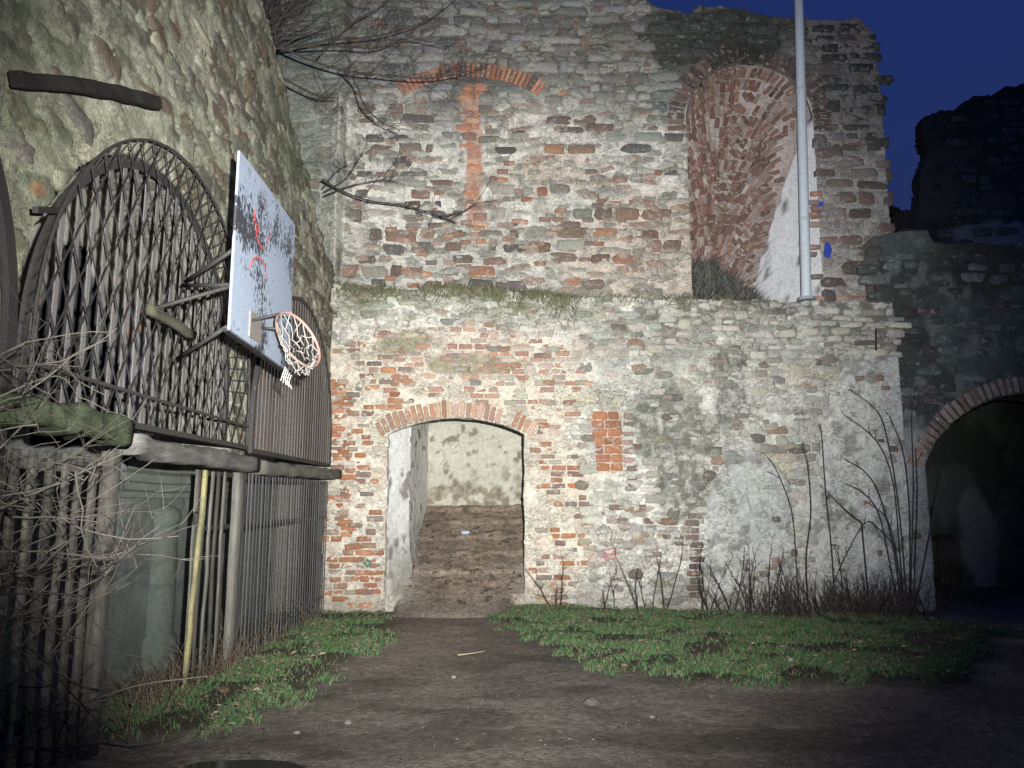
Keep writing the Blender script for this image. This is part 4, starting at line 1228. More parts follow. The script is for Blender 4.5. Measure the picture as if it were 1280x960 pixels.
# lower gates ------------------------------------------------------------
WOODC = A3(.085, .08, .07)
sg_ = thing("slatted_gate", "tall dark gate of spaced upright slats behind the brambles at the left", "gate", (-2.7, 4.4, 0))
for i, y in enumerate(np.arange(2.6, 5.02, .155)):
    V, F = plank((-2.70, y, .05), (-2.70, y + rng.uniform(-.02, .02), 1.88), (0, 1, 0), .05 if i % 3 else .065, .03, rng, 6, .005, .004)
    obj("slat", V, F, M_WOOD, sg_, WOODC * rng.uniform(.6, 1.1))
V, F = plank((-2.69, 5.10, 0), (-2.69, 5.12, 1.92), (0, 1, 0), .10, .09, rng, 6, .006); obj("post", V, F, M_WOOD, sg_, WOODC * .9)
V, F = plank((-2.72, 3.98, 0), (-2.72, 3.98, 1.92), (0, 1, 0), .13, .09, rng, 6, .006); obj("post", V, F, M_WOOD, sg_, WOODC)
V, F = plank((-2.74, 2.5, 1.82), (-2.74, 5.1, 1.80), (0, 0, 1), .07, .04, rng, 8, .006); obj("rail", V, F, M_WOOD, sg_, WOODC * .9)
V, F = plank((-2.74, 2.5, .35), (-2.74, 5.1, .35), (0, 0, 1), .07, .04, rng, 8, .006); obj("rail", V, F, M_WOOD, sg_, WOODC * .7)
yp = thing("yellow_post", "slim peeling yellow gate post leaning at the open gap", "post", tuple(atX(229, 866, -2.68)))
a_, b_ = atX(229, 866, -2.68), atX(258, 588, -2.66); a_[2] = -.03
V, F = plank(a_, b_, (0, 1, 0), .062, .035, rng, 10, .006, .006)
nn = fbm(V[:, 1] * 20, V[:, 2] * 12, 3)
obj("shaft", V, F, M_POST, yp, lerp(A3(.27, .25, .12), A3(.15, .145, .085), sstep(.45, .62, nn)))
V, F = strip([atX(243, 655, -2.62), atX(243, 640, -2.62), atX(247, 640, -2.62)], .012, .012); obj("latch", V, F, M_IRON, yp, IRON * .6, False)
ig = thing("iron_bar_gate", "long iron bar gate with wooden posts closing the lower opening by the corner", "gate", (-2.72, 8.8, 0))
y = 6.62
for w_, c_ in ((.10, .9), (.05, .6), (.05, 1.1), (.05, .5), (.06, 1.0)):
    V, F = plank((-2.72, y, .0), (-2.72, y + .02, 1.86), (0, 1, 0), w_, .018, rng, 6, .006, .004); obj("slat", V, F, M_WOOD, ig, A3(.11, .105, .092) * c_); y += .155
V, F = plank((-2.70, 7.55, -.03), (-2.70, 7.56, 1.9), (0, 1, 0), .17, .07, rng, 6, .006, .01); obj("post", V, F, M_WOOD, ig, A3(.13, .127, .113))
y = 7.75
while y < 11.25:
    V, F = bar((-2.70, y, .02), (-2.70, y + rng.uniform(-.01, .01), 1.87), (0, 1, 0), .032, .010); obj("bar", V, F, M_IRON, ig, A3(.055, .055, .055) * rng.uniform(.5, 1.6), False)
    y += .112
for z in (1.84, 1.35, .22):
    V, F = bar((-2.73, 6.6, z), (-2.73, 11.28, z), (0, 0, 1), .04, .012); obj("rail", V, F, M_IRON, ig, IRON, False)

# =================================================================== BASKETBALL HOOP
XBD = -1.98
hp = thing("basketball_hoop", "flaking white basketball board with bent orange rim and torn white net", "basketball hoop", (XBD, 6.1, 2.8))
cn = [atX(284, 410, XBD), atX(356, 462, XBD), atX(373, 287, XBD), atX(338, 238, XBD), atX(303, 192, XBD)]
cn[0][1] = cn[4][1] = (cn[0][1] + cn[4][1]) / 2; cn[1][1] = cn[2][1] = (cn[1][1] + cn[2][1]) / 2
nb = 24
V = []; F = []
yA, yB = cn[0][1], cn[1][1]
for i in range(nb + 1):
    f = i / nb; y = yA + (yB - yA) * f
    z0 = cn[0][2] + (cn[1][2] - cn[0][2]) * f; z1 = cn[4][2] + (cn[2][2] - cn[4][2]) * f
    for j in range(nb + 1):
        V.append((XBD + .008 * math.sin(f * 3), y, z0 + (z1 - z0) * j / nb))
m = nb + 1
nfront = m * m
V = V + [(x - .018, y, z) for (x, y, z) in V]
for i in range(nb):
    for j in range(nb):
        a = i * m + j
        F.append((a, a + m, a + m + 1, a + 1)); F.append((nfront + a, nfront + a + 1, nfront + a + m + 1, nfront + a + m))
for i in range(nb):
    for (p, q) in ((i * m, (i + 1) * m), ((i + 1) * m + nb, i * m + nb), (i + 1, i), (nb * m + i, nb * m + i + 1)):
        F.append((p, nfront + p, nfront + q, q)[::-1])
board_o = obj("backboard", np.array(V), F, M_BOARD, hp, (.225, .265, .335), smooth=False)
V, F = bar((XBD - .035, yA + .01, cn[0][2] + .0), (XBD - .035, yB - .01, cn[1][2] + .0), (1, 0, 0), .035, .025); obj("shadow_bar", V, F, M_IRON, hp, IRON * .4, False)  # added near-black bar standing in for the shadow line below the board
V, F = bar((XBD - .06, (yA + yB) / 2, cn[0][2]), (XBD - .06, (yA + yB) / 2, cn[4][2] - .1), (0, 1, 0), .06, .04); obj("back_rail", V, F, M_IRON, hp, IRON, False)
def bd(px, py, off=.006): return atX(px, py, XBD + off)
def spray(name, parent, pts, w, col, nrm):
    pts = np.array(pts, float); P = []
    for i in range(len(pts) - 1):
        for k in range(6):
            t = k / 6; p0 = pts[max(i - 1, 0)]; p1 = pts[i]; p2 = pts[i + 1]; p3 = pts[min(i + 2, len(pts) - 1)]
            P.append(.5 * ((2 * p1) + (-p0 + p2) * t + (2 * p0 - 5 * p1 + 4 * p2 - p3) * t * t + (-p0 + 3 * p1 - 3 * p2 + p3) * t ** 3))
    P.append(pts[-1])
    V, F = strip(P, w, .004, nrm)
    return obj(name, V, F, M_SPRAY, parent, col, False)
RED = A3(.42, .06, .06)
for pts in ([(318, 262), (322, 300), (330, 312)], [(338, 293), (335, 300), (333, 306)], [(313, 335), (316, 325), (322, 322), (328, 327), (332, 340), (334, 350)], [(317, 275), (324, 285), (320, 292)]):
    spray("graffiti", board_o, [bd(*p) for p in pts], .015, RED, (1, 0, 0))
RC = np.array([-1.62, 0, 0]); d_ = ray(372, 425)
t_ = -1.64 / d_[0]; RC = np.array([0, 0, EYE]) + d_ * t_
RR = .235
A1 = np.array([.72, 0, -.69]); A2 = np.array([.37, -.84, .40])      # the rim is bent down on its bracket
def rim_p(a, r=RR, dz=0): return RC + r * (math.cos(a) * A1 + math.sin(a) * A2) + np.array([0, 0, dz])
P = [rim_p(a) for a in np.linspace(0, 2 * math.pi, 33)]
V, F = tube(P, .011, 6, False); rim_o = obj("rim", V, F, M_PAINT, hp, A3(.225, .135, .108))
for dy in (-.11, .11):
    V, F = tube([np.array([XBD, RC[1] + dy, RC[2] + .12]), rim_p(math.pi + dy * 4)], .010, 5); obj("rim_arm", V, F, M_IRON, hp, IRON)
V, F = bar((XBD + .012, RC[1], RC[2] + .0), (XBD + .012, RC[1], RC[2] + .2), (0, 1, 0), .26, .014); obj("bracket", V, F, M_IRON, hp, A3(.14, .13, .12), False)
bagn = Bag(); nk = 12
for k in range(nk):
    for dr_k in (1, -1):
        a = 2 * math.pi * k / nk; pts = []
        for j in range(9):
            f = j / 8; aa = a + dr_k * f * 2 * math.pi / nk * 2
            rr = RR * (1 - .50 * f ** .8); sag = -.17 * f + .02 * math.sin(k * 5 + j)
            pts.append(rim_p(aa, rr, sag) + np.array([0.0, 0.0, 0]) + .022 * np.array([math.sin(k * 3 + j * 1.7), math.cos(k * 7 + j), .6 * math.sin(k * 9 + j * 2.3)]) * f)
        if k in (3, 4) and dr_k == 1: pts = pts[:5]
        bagn.add(*tube(pts,   .0038, 4), (.25, .243, .225))
for k in range(5):
    a = -2.2 + k * .12
    p0 = rim_p(a, RR * .7, -.2); bagn.add(*tube([p0, p0 + np.array([-.02, .01, -.06]), p0 + np.array([-.03 + .01 * k, .0, -.11])], .0045, 4), (.40, .39, .36))
bagn.build("net", M_CORD, rim_o)
for p, q in (((292, 312), (232, 352)), ((290, 356), (228, 357)), ((288, 358), (185, 388)), ((284, 408), (222, 448))):
    V, F = tube([atX(*p, XBD - .05), atX(*q, -2.55)], .016, 6); obj("brace", V, F, M_IRON, hp, IRON * 1.1)

# =================================================================== POLE
pb_ = atY(1008, 374, 11.62); pt = atY(1000, 60, 11.58)
dr2 = (pt - pb_); pt = pb_ + dr2 * 1.75
pl = thing("metal_pole", "tall pale grey metal pole standing on the ledge in front of the niche", "pole", tuple(pb_))
V, F = tube([pb_ + dr2 * f for f in (0, .02, .5, 1.0, 1.75)], [.078, .078, .076, .074, .07], 16); obj("shaft", V, F, M_PAINT, pl, A3(.50, .56, .60))
for f_ in (.30, .82):
    V, F = tube([pb_ + dr2 * f_, pb_ + dr2 * (f_ + .012)], .083, 16); obj("collar", V, F, M_PAINT, pl, A3(.42, .46, .49), False)
V, F = tube([pb_ - np.array([0, 0, .02]), pb_ + np.array([0, 0, .03])], .13, 16); obj("base_plate", V, F, M_IRON, pl, A3(.3, .32, .33), False)

ic = thing("iron_cramp", "small dark iron cross cramp fixed in the lower wall near its right end", "cramp", tuple(atY(1095, 425, YL - .05)))
V, F = bar(atY(1069, 429, YL - .06), atY(1096, 428, YL - .06), (0, 0, 1), .07, .03); obj("cross_arm", V, F, M_IRON, ic, A3(.09, .08, .065), False)
V, F = bar(atY(1095, 411, YL - .07), atY(1095, 438, YL - .07), (1, 0, 0), .022, .02); obj("upright", V, F, M_IRON, ic, IRON * .5, False)

# =================================================================== GRAFFITI ON WALLS
def wall_spray(root, q, hf, fr, segs, w, col):
    for pts in segs:
        P = []
        for p in pts:
            u, v = q(*p); P.append(fr.w(np.float64(u), np.float64(v), float(hf(np.float64(u), np.float64(v))) + .028))
        spray("graffiti", root, P, w, col, (0, -1, 0))
PINK = A3(.40, .19, .18)
wall_spray(low, L, low_h, FL, [[(736, 700), (742, 692), (748, 700), (752, 690)], [(754, 688), (770, 686), (756, 699), (771, 697)], [(732, 696), (775, 692)]], .026, PINK)
wall_spray(low, L, low_h, FL, [[(745, 675), (750, 660), (756, 656), (758, 672)], [(746, 669), (760, 664)], [(762, 660), (765, 668), (762, 676)]], .018, A3(.16, .15, .14))
wall_spray(low, L, low_h, FL, [[(918, 642), (930, 618), (938, 638)], [(948, 622), (955, 640), (962, 652)], [(944, 655), (950, 666), (960, 660)]], .03, A3(.27, .28, .29))
wall_spray(low, L, low_h, FL, [[(455, 702), (459, 708), (463, 704), (458, 699)]], .035, A3(.06, .14, .10))
def Bq(px, py): p = atY(px, py, YB); return p[0], p[2]
wall_spray(pas, Bq, pb_h, FB, [[(533, 576), (540, 582), (538, 590), (532, 586)], [(545, 566), (552, 562), (556, 572), (550, 580)], [(562, 555), (566, 567), (571, 564)], [(570, 545), (575, 560)],
                               [(595, 552), (598, 545), (604, 548), (603, 558)], [(612, 550), (620, 548), (626, 556)]], .012, A3(.3, .29, .26))
wall_spray(up, Uq, up_h, FU, [[(1022, 262), (1024, 254), (1026, 261), (1028, 252)], [(1023, 258), (1027, 266)], [(1025, 253), (1024, 267)]], .028, A3(.03, .06, .36))
wall_spray(up, Uq, up_h, FU, [[(1029, 322), (1032, 304), (1033, 324), (1037, 306)], [(1030, 312), (1036, 318), (1038, 310)], [(1034, 303), (1036, 322)], [(1031, 308), (1037, 314)]], .034, A3(.03, .06, .36))

# =================================================================== PLANTS
prng = random.Random(4)
def wander(p, d, length, r, rg, seg=5, jit=.25, grav=0.0):
    pts = [np.array(p, float)]; d = np.array(d, float); d /= np.linalg.norm(d)
    for i in range(seg):
        d = d + jit * np.array([rg.uniform(-1, 1) for _ in range(3)]) + np.array([0, 0, grav]); d /= np.linalg.norm(d)
        pts.append(pts[-1] + d * length / seg)
    return np.array(pts), d
def twigs(bag, pts, r, rg, n, lmin, lmax, col, up=.4, dep=1, spread=1.0, bias=(0, 0, 0)):
    pts = np.asarray(pts)
    for _ in range(n):
        i = rg.randrange(max(1, len(pts) // 5), len(pts)); base = pts[i]
        d = pts[i] - pts[i - 1]; d = d / (np.linalg.norm(d) + 1e-9)
        d = d * .7 + spread * np.array([rg.uniform(-1, 1), rg.uniform(-.7, .7), rg.uniform(-.5, 1) * up * 2]) * .8 + np.array(bias)
        ln = rg.uniform(lmin, lmax); q, _ = wander(base, d, ln, r, rg, 4, .22)
        bag.add(*tube(q, np.linspace(r, r * .35, len(q)), 4, False), np.array(col) * rg.uniform(.7, 1.3))
        if dep > 0: twigs(bag, q, r * .6, rg, rg.randint(1, 3), lmin * .45, lmax * .5, col, up, dep - 1, spread, bias)
def smooth_path(pts, k=5):
    pts = np.array(pts, float); P = []
    for i in range(len(pts) - 1):
        p0 = pts[max(i - 1, 0)]; p1 = pts[i]; p2 = pts[i + 1]; p3 = pts[min(i + 2, len(pts) - 1)]
        for j in range(k):
            t = j / k; P.append(.5 * ((2 * p1) + (-p0 + p2) * t + (2 * p0 - 5 * p1 + 4 * p2 - p3) * t * t + (-p0 + 3 * p1 - 3 * p2 + p3) * t ** 3))
    P.append(pts[-1]); return np.array(P)

# bare shrub on top of the left wall
sh = thing("bare_shrub", "leafless shrub rooted on top of the left wall, branches reaching over the upper wall", "shrub", (-2.8, 8.4, 6.6))
SHC = (.036, .031, .027)
for path, r0, nt2, y0_, y1_ in (
        ([(350, 58), (385, 74), (430, 88), (470, 93), (530, 98), (575, 92), (612, 80)], .014, 24, 8.3, 9.4),
        ([(350, 62), (400, 52), (440, 48), (485, 42), (540, 22), (580, -10)], .012, 24, 8.3, 9.2),
        ([(352, 60), (420, 58), (470, 60), (510, 48), (560, 58)], .011, 16, 8.3, 9.6),
        ([(430, 88), (446, 106), (455, 132), (476, 152), (500, 163)], .014, 5, 8.8, 9.3),
        ([(354, 98), (380, 112), (400, 121), (424, 122)], .014, 4, 8.5, 9.0),
        ([(400, 70), (440, 30), (480, 5), (500, -20)], .011, 12, 8.4, 8.8),
        ([(345, 50), (360, 20), (390, -10)], .02, 10, 8.2, 8.4)):
    n_ = len(path)
    P = smooth_path([atY(x, y, y0_ + (y1_ - y0_) * i / (n_ - 1)) for i, (x, y) in enumerate(path)])
    b_ = Bag(); b_.add(*tube(P, np.linspace(r0, r0 * .35, len(P)), 6), SHC)
    twigs(b_, P, r0 * .26, prng, nt2 + 8, .2, .75, SHC, .5, 2)
    b_.build("branch", M_STEM, sh)
b_ = Bag()
for _ in range(60):
    a = atY(prng.uniform(300, 352), prng.uniform(20, 62), 8.2)
    q, _d = wander(a, (prng.uniform(-.5, .8), prng.uniform(-.4, .4), prng.uniform(.1, 1)), prng.uniform(.4, 1.1), .01, prng, 5, .3)
    b_.add(*tube(q, np.linspace(.010, .003, len(q)), 4, False), np.array(SHC) * prng.uniform(.6, 1.3))
b_.build("branch", M_STEM, sh)
sh2 = thing("bare_shrub", "smaller leafless shrub lower on the broken wall end with one long drooping branch", "shrub", tuple(atY(405, 250, 10.4)))
for path, r0, nt2 in (([(402, 225), (430, 240), (462, 251), (510, 258), (552, 271), (570, 278)], .016, 6), ([(550, 270), (580, 264), (595, 254), (612, 252)], .008, 3),
                      ([(405, 240), (430, 225), (445, 205), (455, 190)], .010, 10), ([(405, 245), (440, 232), (480, 225), (505, 230)], .010, 10), ([(404, 235), (420, 215), (432, 208)], .010, 10)):
    n_ = len(path)
    P = smooth_path([atY(x, y, 10.4 + .6 * i / (n_ - 1)) for i, (x, y) in enumerate(path)])
    b_ = Bag(); b_.add(*tube(P, np.linspace(r0, r0 * .4, len(P)), 5), SHC)
    twigs(b_, P, r0 * .30, prng, nt2 + 6, .15, .5, SHC, .4, 2); b_.build("branch", M_STEM, sh2)

# brambles close to the camera at the left
br = thing("bramble_bush", "tangle of bare grey bramble stems at the left edge in front of the slatted gate", "bush", (-2.1, 3.0, 0))
BRC = (.062, .055, .046)
bset = [((-10, 640), (80, 600), (170, 560)), ((-20, 530), (60, 470), (110, 440)), ((-10, 720), (90, 700), (140, 690)), ((-20, 590), (60, 640), (90, 700)), ((-10, 870), (60, 820), (120, 740), (170, 630)),
        ((-20, 800), (50, 740), (110, 690), (140, 650)), ((-10, 690), (60, 690), (140, 700)), ((-20, 930), (40, 890), (80, 880), (130, 875)), ((-20, 620), (50, 640), (120, 605)), ((-10, 780), (50, 760), (130, 720)),
        ((0, 560), (40, 520), (75, 480)), ((-20, 760), (30, 730), (85, 860)), ((-10, 960), (50, 900), (100, 880), (160, 930)), ((-20, 680), (70, 650), (160, 640)), ((-10, 460), (30, 430), (60, 400)), ((-20, 840), (60, 780), (110, 730)),
        ((-10, 500), (70, 470), (100, 500)), ((-20, 650), (30, 600), (110, 560)), ((0, 930), (70, 935), (160, 925)), ((-10, 740), (60, 690), (95, 640))]
for k, path in enumerate(bset):
    yy = prng.uniform(2.5, 3.5)
    P = smooth_path([atY(x, y, yy + .25 * i) for i, (x, y) in enumerate(path)])
    b_ = Bag(); r0 = prng.uniform(.003, .0058); b_.add(*tube(P, np.linspace(r0, r0 * .5, len(P)), 5), np.array(BRC) * prng.uniform(.7, 1.3))
    twigs(b_, P, r0 * .55, prng, 6, .1, .4, BRC, .3, 1); b_.build("stem", M_STEM, br)
b_ = Bag()
for _ in range(140):
    x, y = prng.uniform(-60, 130), prng.uniform(420, 960)
    if x > 60 and y < 560: continue
    a = atY(x, y, prng.uniform(2.4, 3.9))
    q, _d = wander(a, (prng.uniform(-1, 1), prng.uniform(-.3, .3), prng.uniform(-.6, .6)), prng.uniform(.15, .5), .01, prng, 5, .25)
    b_.add(*tube(q, np.linspace(.0035, .0015, len(q)), 4, False), np.array(BRC) * prng.uniform(.4, 1.2))
b_.build("twig", M_STEM, br, kind='stuff')

# tall dead weeds by the right-hand plaster
WC = (.042, .036, .031)
weeds = [
    ("tall dead weed stalk, straight and single, left of the weed clump", [[(1012, 770), (1008, 700), (1014, 640), (1010, 580), (1004, 560)]]),
    ("tall straight dead stalk with a bud-like tip, tallest left of the clump", [[(1045, 775), (1040, 690), (1032, 610), (1027, 540), (1022, 532)]]),
    ("dead stalk bending left against the yellowish plaster patch", [[(1000, 775), (996, 710), (990, 640), (972, 590), (960, 572)]]),
    ("large clump of long dead stems arching left beside the right arch",
     [[(1135, 785), (1130, 700), (1122, 620), (1112, 560), (1098, 515), (1062, 486)], [(1132, 785), (1125, 690), (1116, 600), (1095, 550), (1055, 518)], [(1138, 785), (1140, 690), (1142, 600), (1140, 520), (1146, 482)],
      [(1136, 785), (1138, 690), (1136, 620), (1128, 560), (1112, 520)], [(1130, 785), (1118, 690), (1100, 620), (1082, 590), (1058, 575)], [(1128, 785), (1112, 700), (1098, 640), (1078, 615), (1056, 604)],
      [(1142, 785), (1144, 700), (1147, 620), (1145, 560)], [(1134, 785), (1122, 700), (1110, 650), (1088, 630)], [(1140, 785), (1160, 680), (1172, 620), (1180, 585)]]),
    ("dark broken weed with a bent stem crossing the plaster foot", [[(1030, 770), (1050, 710), (1080, 655), (1098, 660), (1125, 690)], [(1080, 655), (1060, 640), (1038, 618)], [(1056, 770), (1052, 720), (1048, 690)]]),
]
for lab, paths in weeds:
    base = atZ(*paths[0][0]); base[2] = 0
    w_ = thing("dead_weed", lab, "weed", tuple(base), "dead weeds along the wall foot")
    yb = 10.75
    for path in paths:
        yb2 = yb + prng.uniform(-.25, .25)
        P = smooth_path([atY(x, y, yb2 + .1 * i / len(path)) for i, (x, y) in enumerate(path)]); P[0][2] = min(P[0][2], .02)
        b_ = Bag(); b_.add(*tube(P, np.linspace(.009, .004, len(P)), 5), np.array(WC) * prng.uniform(.8, 1.3))
        twigs(b_, P, .004, prng, 4, .06, .22, WC, .5, 1, .7); b_.build("stem", M_STEM, w_)
for k, x in enumerate((800, 822, 760, 880, 905, 930, 960, 985, 690)):
    side = {800: "standing below the orange brick patch, left of a pair", 822: "right of the pair below the orange brick patch", 760: "alone under the pink scrawl on the wall", 880: "at the brick strip left of the bare plaster",
            905: "against the left part of the bare plaster patch", 930: "under the dark scrawl on the bare plaster", 960: "at the middle of the bare plaster patch foot", 985: "at the right edge of the bare plaster patch", 690: "just right of the doorway jamb"}[x]
    w_ = thing("dead_weed", "short thin dead weed stems %s" % side, "weed", tuple(atZ(x, 768)), "short dead weeds at the wall foot " + ("by the doorway" if x < 830 else "by the plaster"))
    for j in range(3 if x < 830 else 6):
        a = atZ(x + prng.uniform(-8, 8), 768); a[1] = 10.9 + prng.uniform(-.2, .2); a[2] = .02
        q, _d = wander(a, (prng.uniform(-.35, .35), 0, 1), prng.uniform(.35, 1.0), .01, prng, 6, .14)
        b_ = Bag(); b_.add(*tube(q, np.linspace(.007, .003, len(q)), 4), np.array(WC) * prng.uniform(.8, 1.4))
        twigs(b_, q, .003, prng, 5, .05, .25, WC, .5, 1); b_.build("stem", M_STEM, w_)

# undergrowth (uncountable)
b_ = Bag()
for _ in range(560):
    x = prng.triangular(860, 1190, 1100); a = atZ(x, 775); a[0] += prng.uniform(-.1, .1); a[1] = prng.uniform(10.2, 11.15); a[2] = .03
    ln = prng.uniform(.15, .75) * (1.0 if x > 1000 else .75)
    q, _d = wander(a, (prng.uniform(-.8, .8), prng.uniform(-.4, .4), 1), ln, .01, prng, 4, .3)
    b_.add(*tube(q, np.linspace(.005, .002, len(q)), 3, False), np.array((.055, .045, .038)) * prng.uniform(.5, 1.6))
for _ in range(420):
    x, y = prng.choice([(prng.uniform(250, 400), 0), (prng.uniform(150, 300), 1)]), 0
    xx = x[0]; yy = 915 - (xx - 150) * .58 + prng.uniform(-25, 15)
    a = atZ(xx, yy); a[2] = .02
    q, _d = wander(a, (prng.uniform(-.8, .8), prng.uniform(-.4, .4), 1), prng.uniform(.1, .5), .01, prng, 4, .35)
    b_.add(*tube(q, np.linspace(.004, .0015, len(q)), 3, False), np.array((.13, .10, .07)) * prng.uniform(.5, 1.4))
o = b_.build("undergrowth", M_STEM, None, kind='stuff'); o['label'] = "brown tangle of dead stems along the wall and gate foot"; o['category'] = "undergrowth"

def blades(name, label, cat, n, sampler, hmin, hmax, cols, width=.008, lean=.5):
    rg = np.random.RandomState(hash(name) % 1000 if False else len(name) * 7 + n % 97)
    B = np.array([sampler(rg) for _ in range(n)]); n = len(B)
    h = rg.uniform(hmin, hmax, n); a = rg.uniform(0, 2 * math.pi, n); w = width * rg.uniform(.6, 1.4, n)
    ld = rg.uniform(-1, 1, (n, 2)) * lean * h[:, None]
    sx, sy = np.cos(a) * w / 2, np.sin(a) * w / 2
    p0 = B + np.stack([sx, sy, 0 * h], -1); p1 = B - np.stack([sx, sy, 0 * h], -1)
    m0 = B + np.stack([sx * .8 + ld[:, 0] * .35, sy * .8 + ld[:, 1] * .35, h * .6], -1); m1 = B + np.stack([-sx * .8 + ld[:, 0] * .35, -sy * .8 + ld[:, 1] * .35, h * .6], -1)
    tp = B + np.stack([ld[:, 0], ld[:, 1], h], -1)
    V = np.stack([p0, p1, m1, m0, tp], 1).reshape(-1, 3)
    i = np.arange(n)[:, None] * 5
    T = np.concatenate([i + np.array([[0, 1, 2]]), i + np.array([[0, 2, 3]]), i + np.array([[3, 2, 4]])])
    cc = np.array(cols)[rg.randint(len(cols), size=n)] * rg.uniform(.65, 1.35, (n, 1))
    o = obj(name, V, T, M_LEAF, None, np.repeat(cc, 5, 0), False, centre=False)
    o['kind'] = 'stuff'; o['label'] = label; o['category'] = cat
    return o
def samp_grass(poly, dens):
    P = np.array(poly); lo, hi = P.min(0), P.max(0)
    pool = np.random.RandomState(3).uniform(lo - .1, hi + .1, (90000, 2))
    sd = poly_sd(pool[:, 0], pool[:, 1], poly) + .5 * (fbm(pool[:, 0] * 2.5, pool[:, 1] * 2.5, 8) - .5) + .5 * (fbm(pool[:, 0] * 9, pool[:, 1] * 9, 6) - .5)
    den = sstep(.40, .56, fbm(pool[:, 0] * 2.6, pool[:, 1] * 3.4, 11, 4)) * .93 + .07
    den = den * (1 - .8 * sstep(10.6, 11.1, pool[:, 1]) * (pool[:, 0] > 1.6))
    ok = (sd > 0) & (np.random.RandomState(9).rand(len(pool)) < den) & (pool[:, 1] < 11.25)
    pool = pool[ok]; z = ground_h(pool[:, 0], pool[:, 1])
    pool = np.column_stack([pool, z - .01]); it = iter(range(10 ** 9))
    return lambda rg: pool[next(it) % len(pool)] + np.array([rg.uniform(-.02, .02), rg.uniform(-.02, .02), 0])
GR = [(.060, .138, .046), (.072, .155, .056), (.05, .11, .04), (.045, .118, .045), (.09, .11, .055), (.16, .135, .09)]
blades("grass", "short winter grass patch right of the doorway path", "grass", 62000, samp_grass(G_RIGHT, 1), .015, .07, GR, .0075, 1.0)
blades("grass", "short grass strip along the foot of the left gate", "grass", 17000, samp_grass(G_LEFT, 1), .015, .075, GR, .0075, 1.0)
# ledge growth
def samp_ledge(rg):
    while True:
        px = rg.uniform(415, 960)
        dens = np.exp(-((px - 480) / 60) ** 2) * .6 + np.exp(-((px - 660) / 110) ** 2) + .15
        if rg.rand() < dens: break
    u = L(px, 370)[0]
    if vn(u * 3.1, 0 * u, 6) < .42: u += .25 * rg.normal()
    if vn(u * 2.3, 0 * u + 5, 7) < .35 and rg.rand() < .8: return samp_ledge(rg)
    y = YL + rg.uniform(-.05, .55); z = float(low_top(np.float64(u))) - .02
    if rg.rand() < .5: return np.array([u, YL - .06, z - abs(rg.normal(0, .17)) * (.3 + vn(u * 2.7, 0 * u, 9))])
    return np.array([u, y, z])
blades("ledge_grass", "dry grass and moss tufts hanging along the ledge between lower and upper wall", "grass", 5200, samp_ledge, .04, .13, [(.10, .11, .055), (.14, .13, .08), (.07, .09, .045), (.17, .15, .10)], .010, 1.5)
def samp_pile(rg):
    q = rg.rand(); x = 2.98 + 1.15 * q; top = .95 * (1 - q) ** .7 * (.8 + .4 * vn(x * 6, 0 * x, 4))
    return np.array([x, 12.0 + .5 * rg.rand() + .15 * q, 4.68 + top * rg.rand() ** .7])
blades("dead_ivy", "dark heap of dead ivy and grass in the bottom of the niche", "ivy", 4200, samp_pile, .06, .22, [(.06, .06, .052), (.10, .095, .088), (.04, .046, .04), (.14, .14, .13)], .012, 1.3)
# fallen leaves
def leaves(name, label, n, sampler, cols, smin, smax):
    rg = np.random.RandomState(n); V = []; T = []; C = []
    for k in range(n):
        p = sampler(rg); s = rg.uniform(smin, smax); a = rg.uniform(0, 6.28); t1 = rg.uniform(-.5, .5)
        d = np.array([math.cos(a), math.sin(a), rg.uniform(-.25, .4)]); e = np.array([-math.sin(a), math.cos(a), t1]) * .45
        b0 = len(V)
        V += [p - d * s / 2, p + e * s / 2 + np.array([0, 0, s * .15]), p + d * s / 2, p - e * s / 2 + np.array([0, 0, s * .1])]
        T += [(b0, b0 + 1, b0 + 2, b0 + 3)]; c = np.array(cols[rg.randint(len(cols))]) * rg.uniform(.6, 1.3); C += [c] * 4
    o = obj(name, np.array(V), T, M_LEAF, None, np.array(C), False, centre=False)
    o['kind'] = 'stuff'; o['label'] = label; o['category'] = "leaves"
sr, sl = samp_grass(G_RIGHT, 1), samp_grass(G_LEFT, 1)
leaves("fallen_leaves", "brown fallen leaves caught in the grass along the walls", 2300, lambda rg: (sr(rg) if rg.rand() < .65 else sl(rg)) + np.array([0, 0, .045]), [(.16, .115, .075), (.22, .17, .12), (.10, .075, .05), (.2, .17, .125)], .03, .085)
def samp_path(rg):
    p = atZ(rg.uniform(260, 1250), rg.uniform(775, 955)); p[2] = float(ground_h(np.float64(p[0]), np.float64(p[1]))) + .006; return p
leaves("ground_litter", "scattered dark leaf scraps and chips on the bare trodden soil", 2600, samp_path, [(.05, .042, .033), (.08, .07, .055), (.13, .112, .09), (.035, .03, .026)], .008, .035)

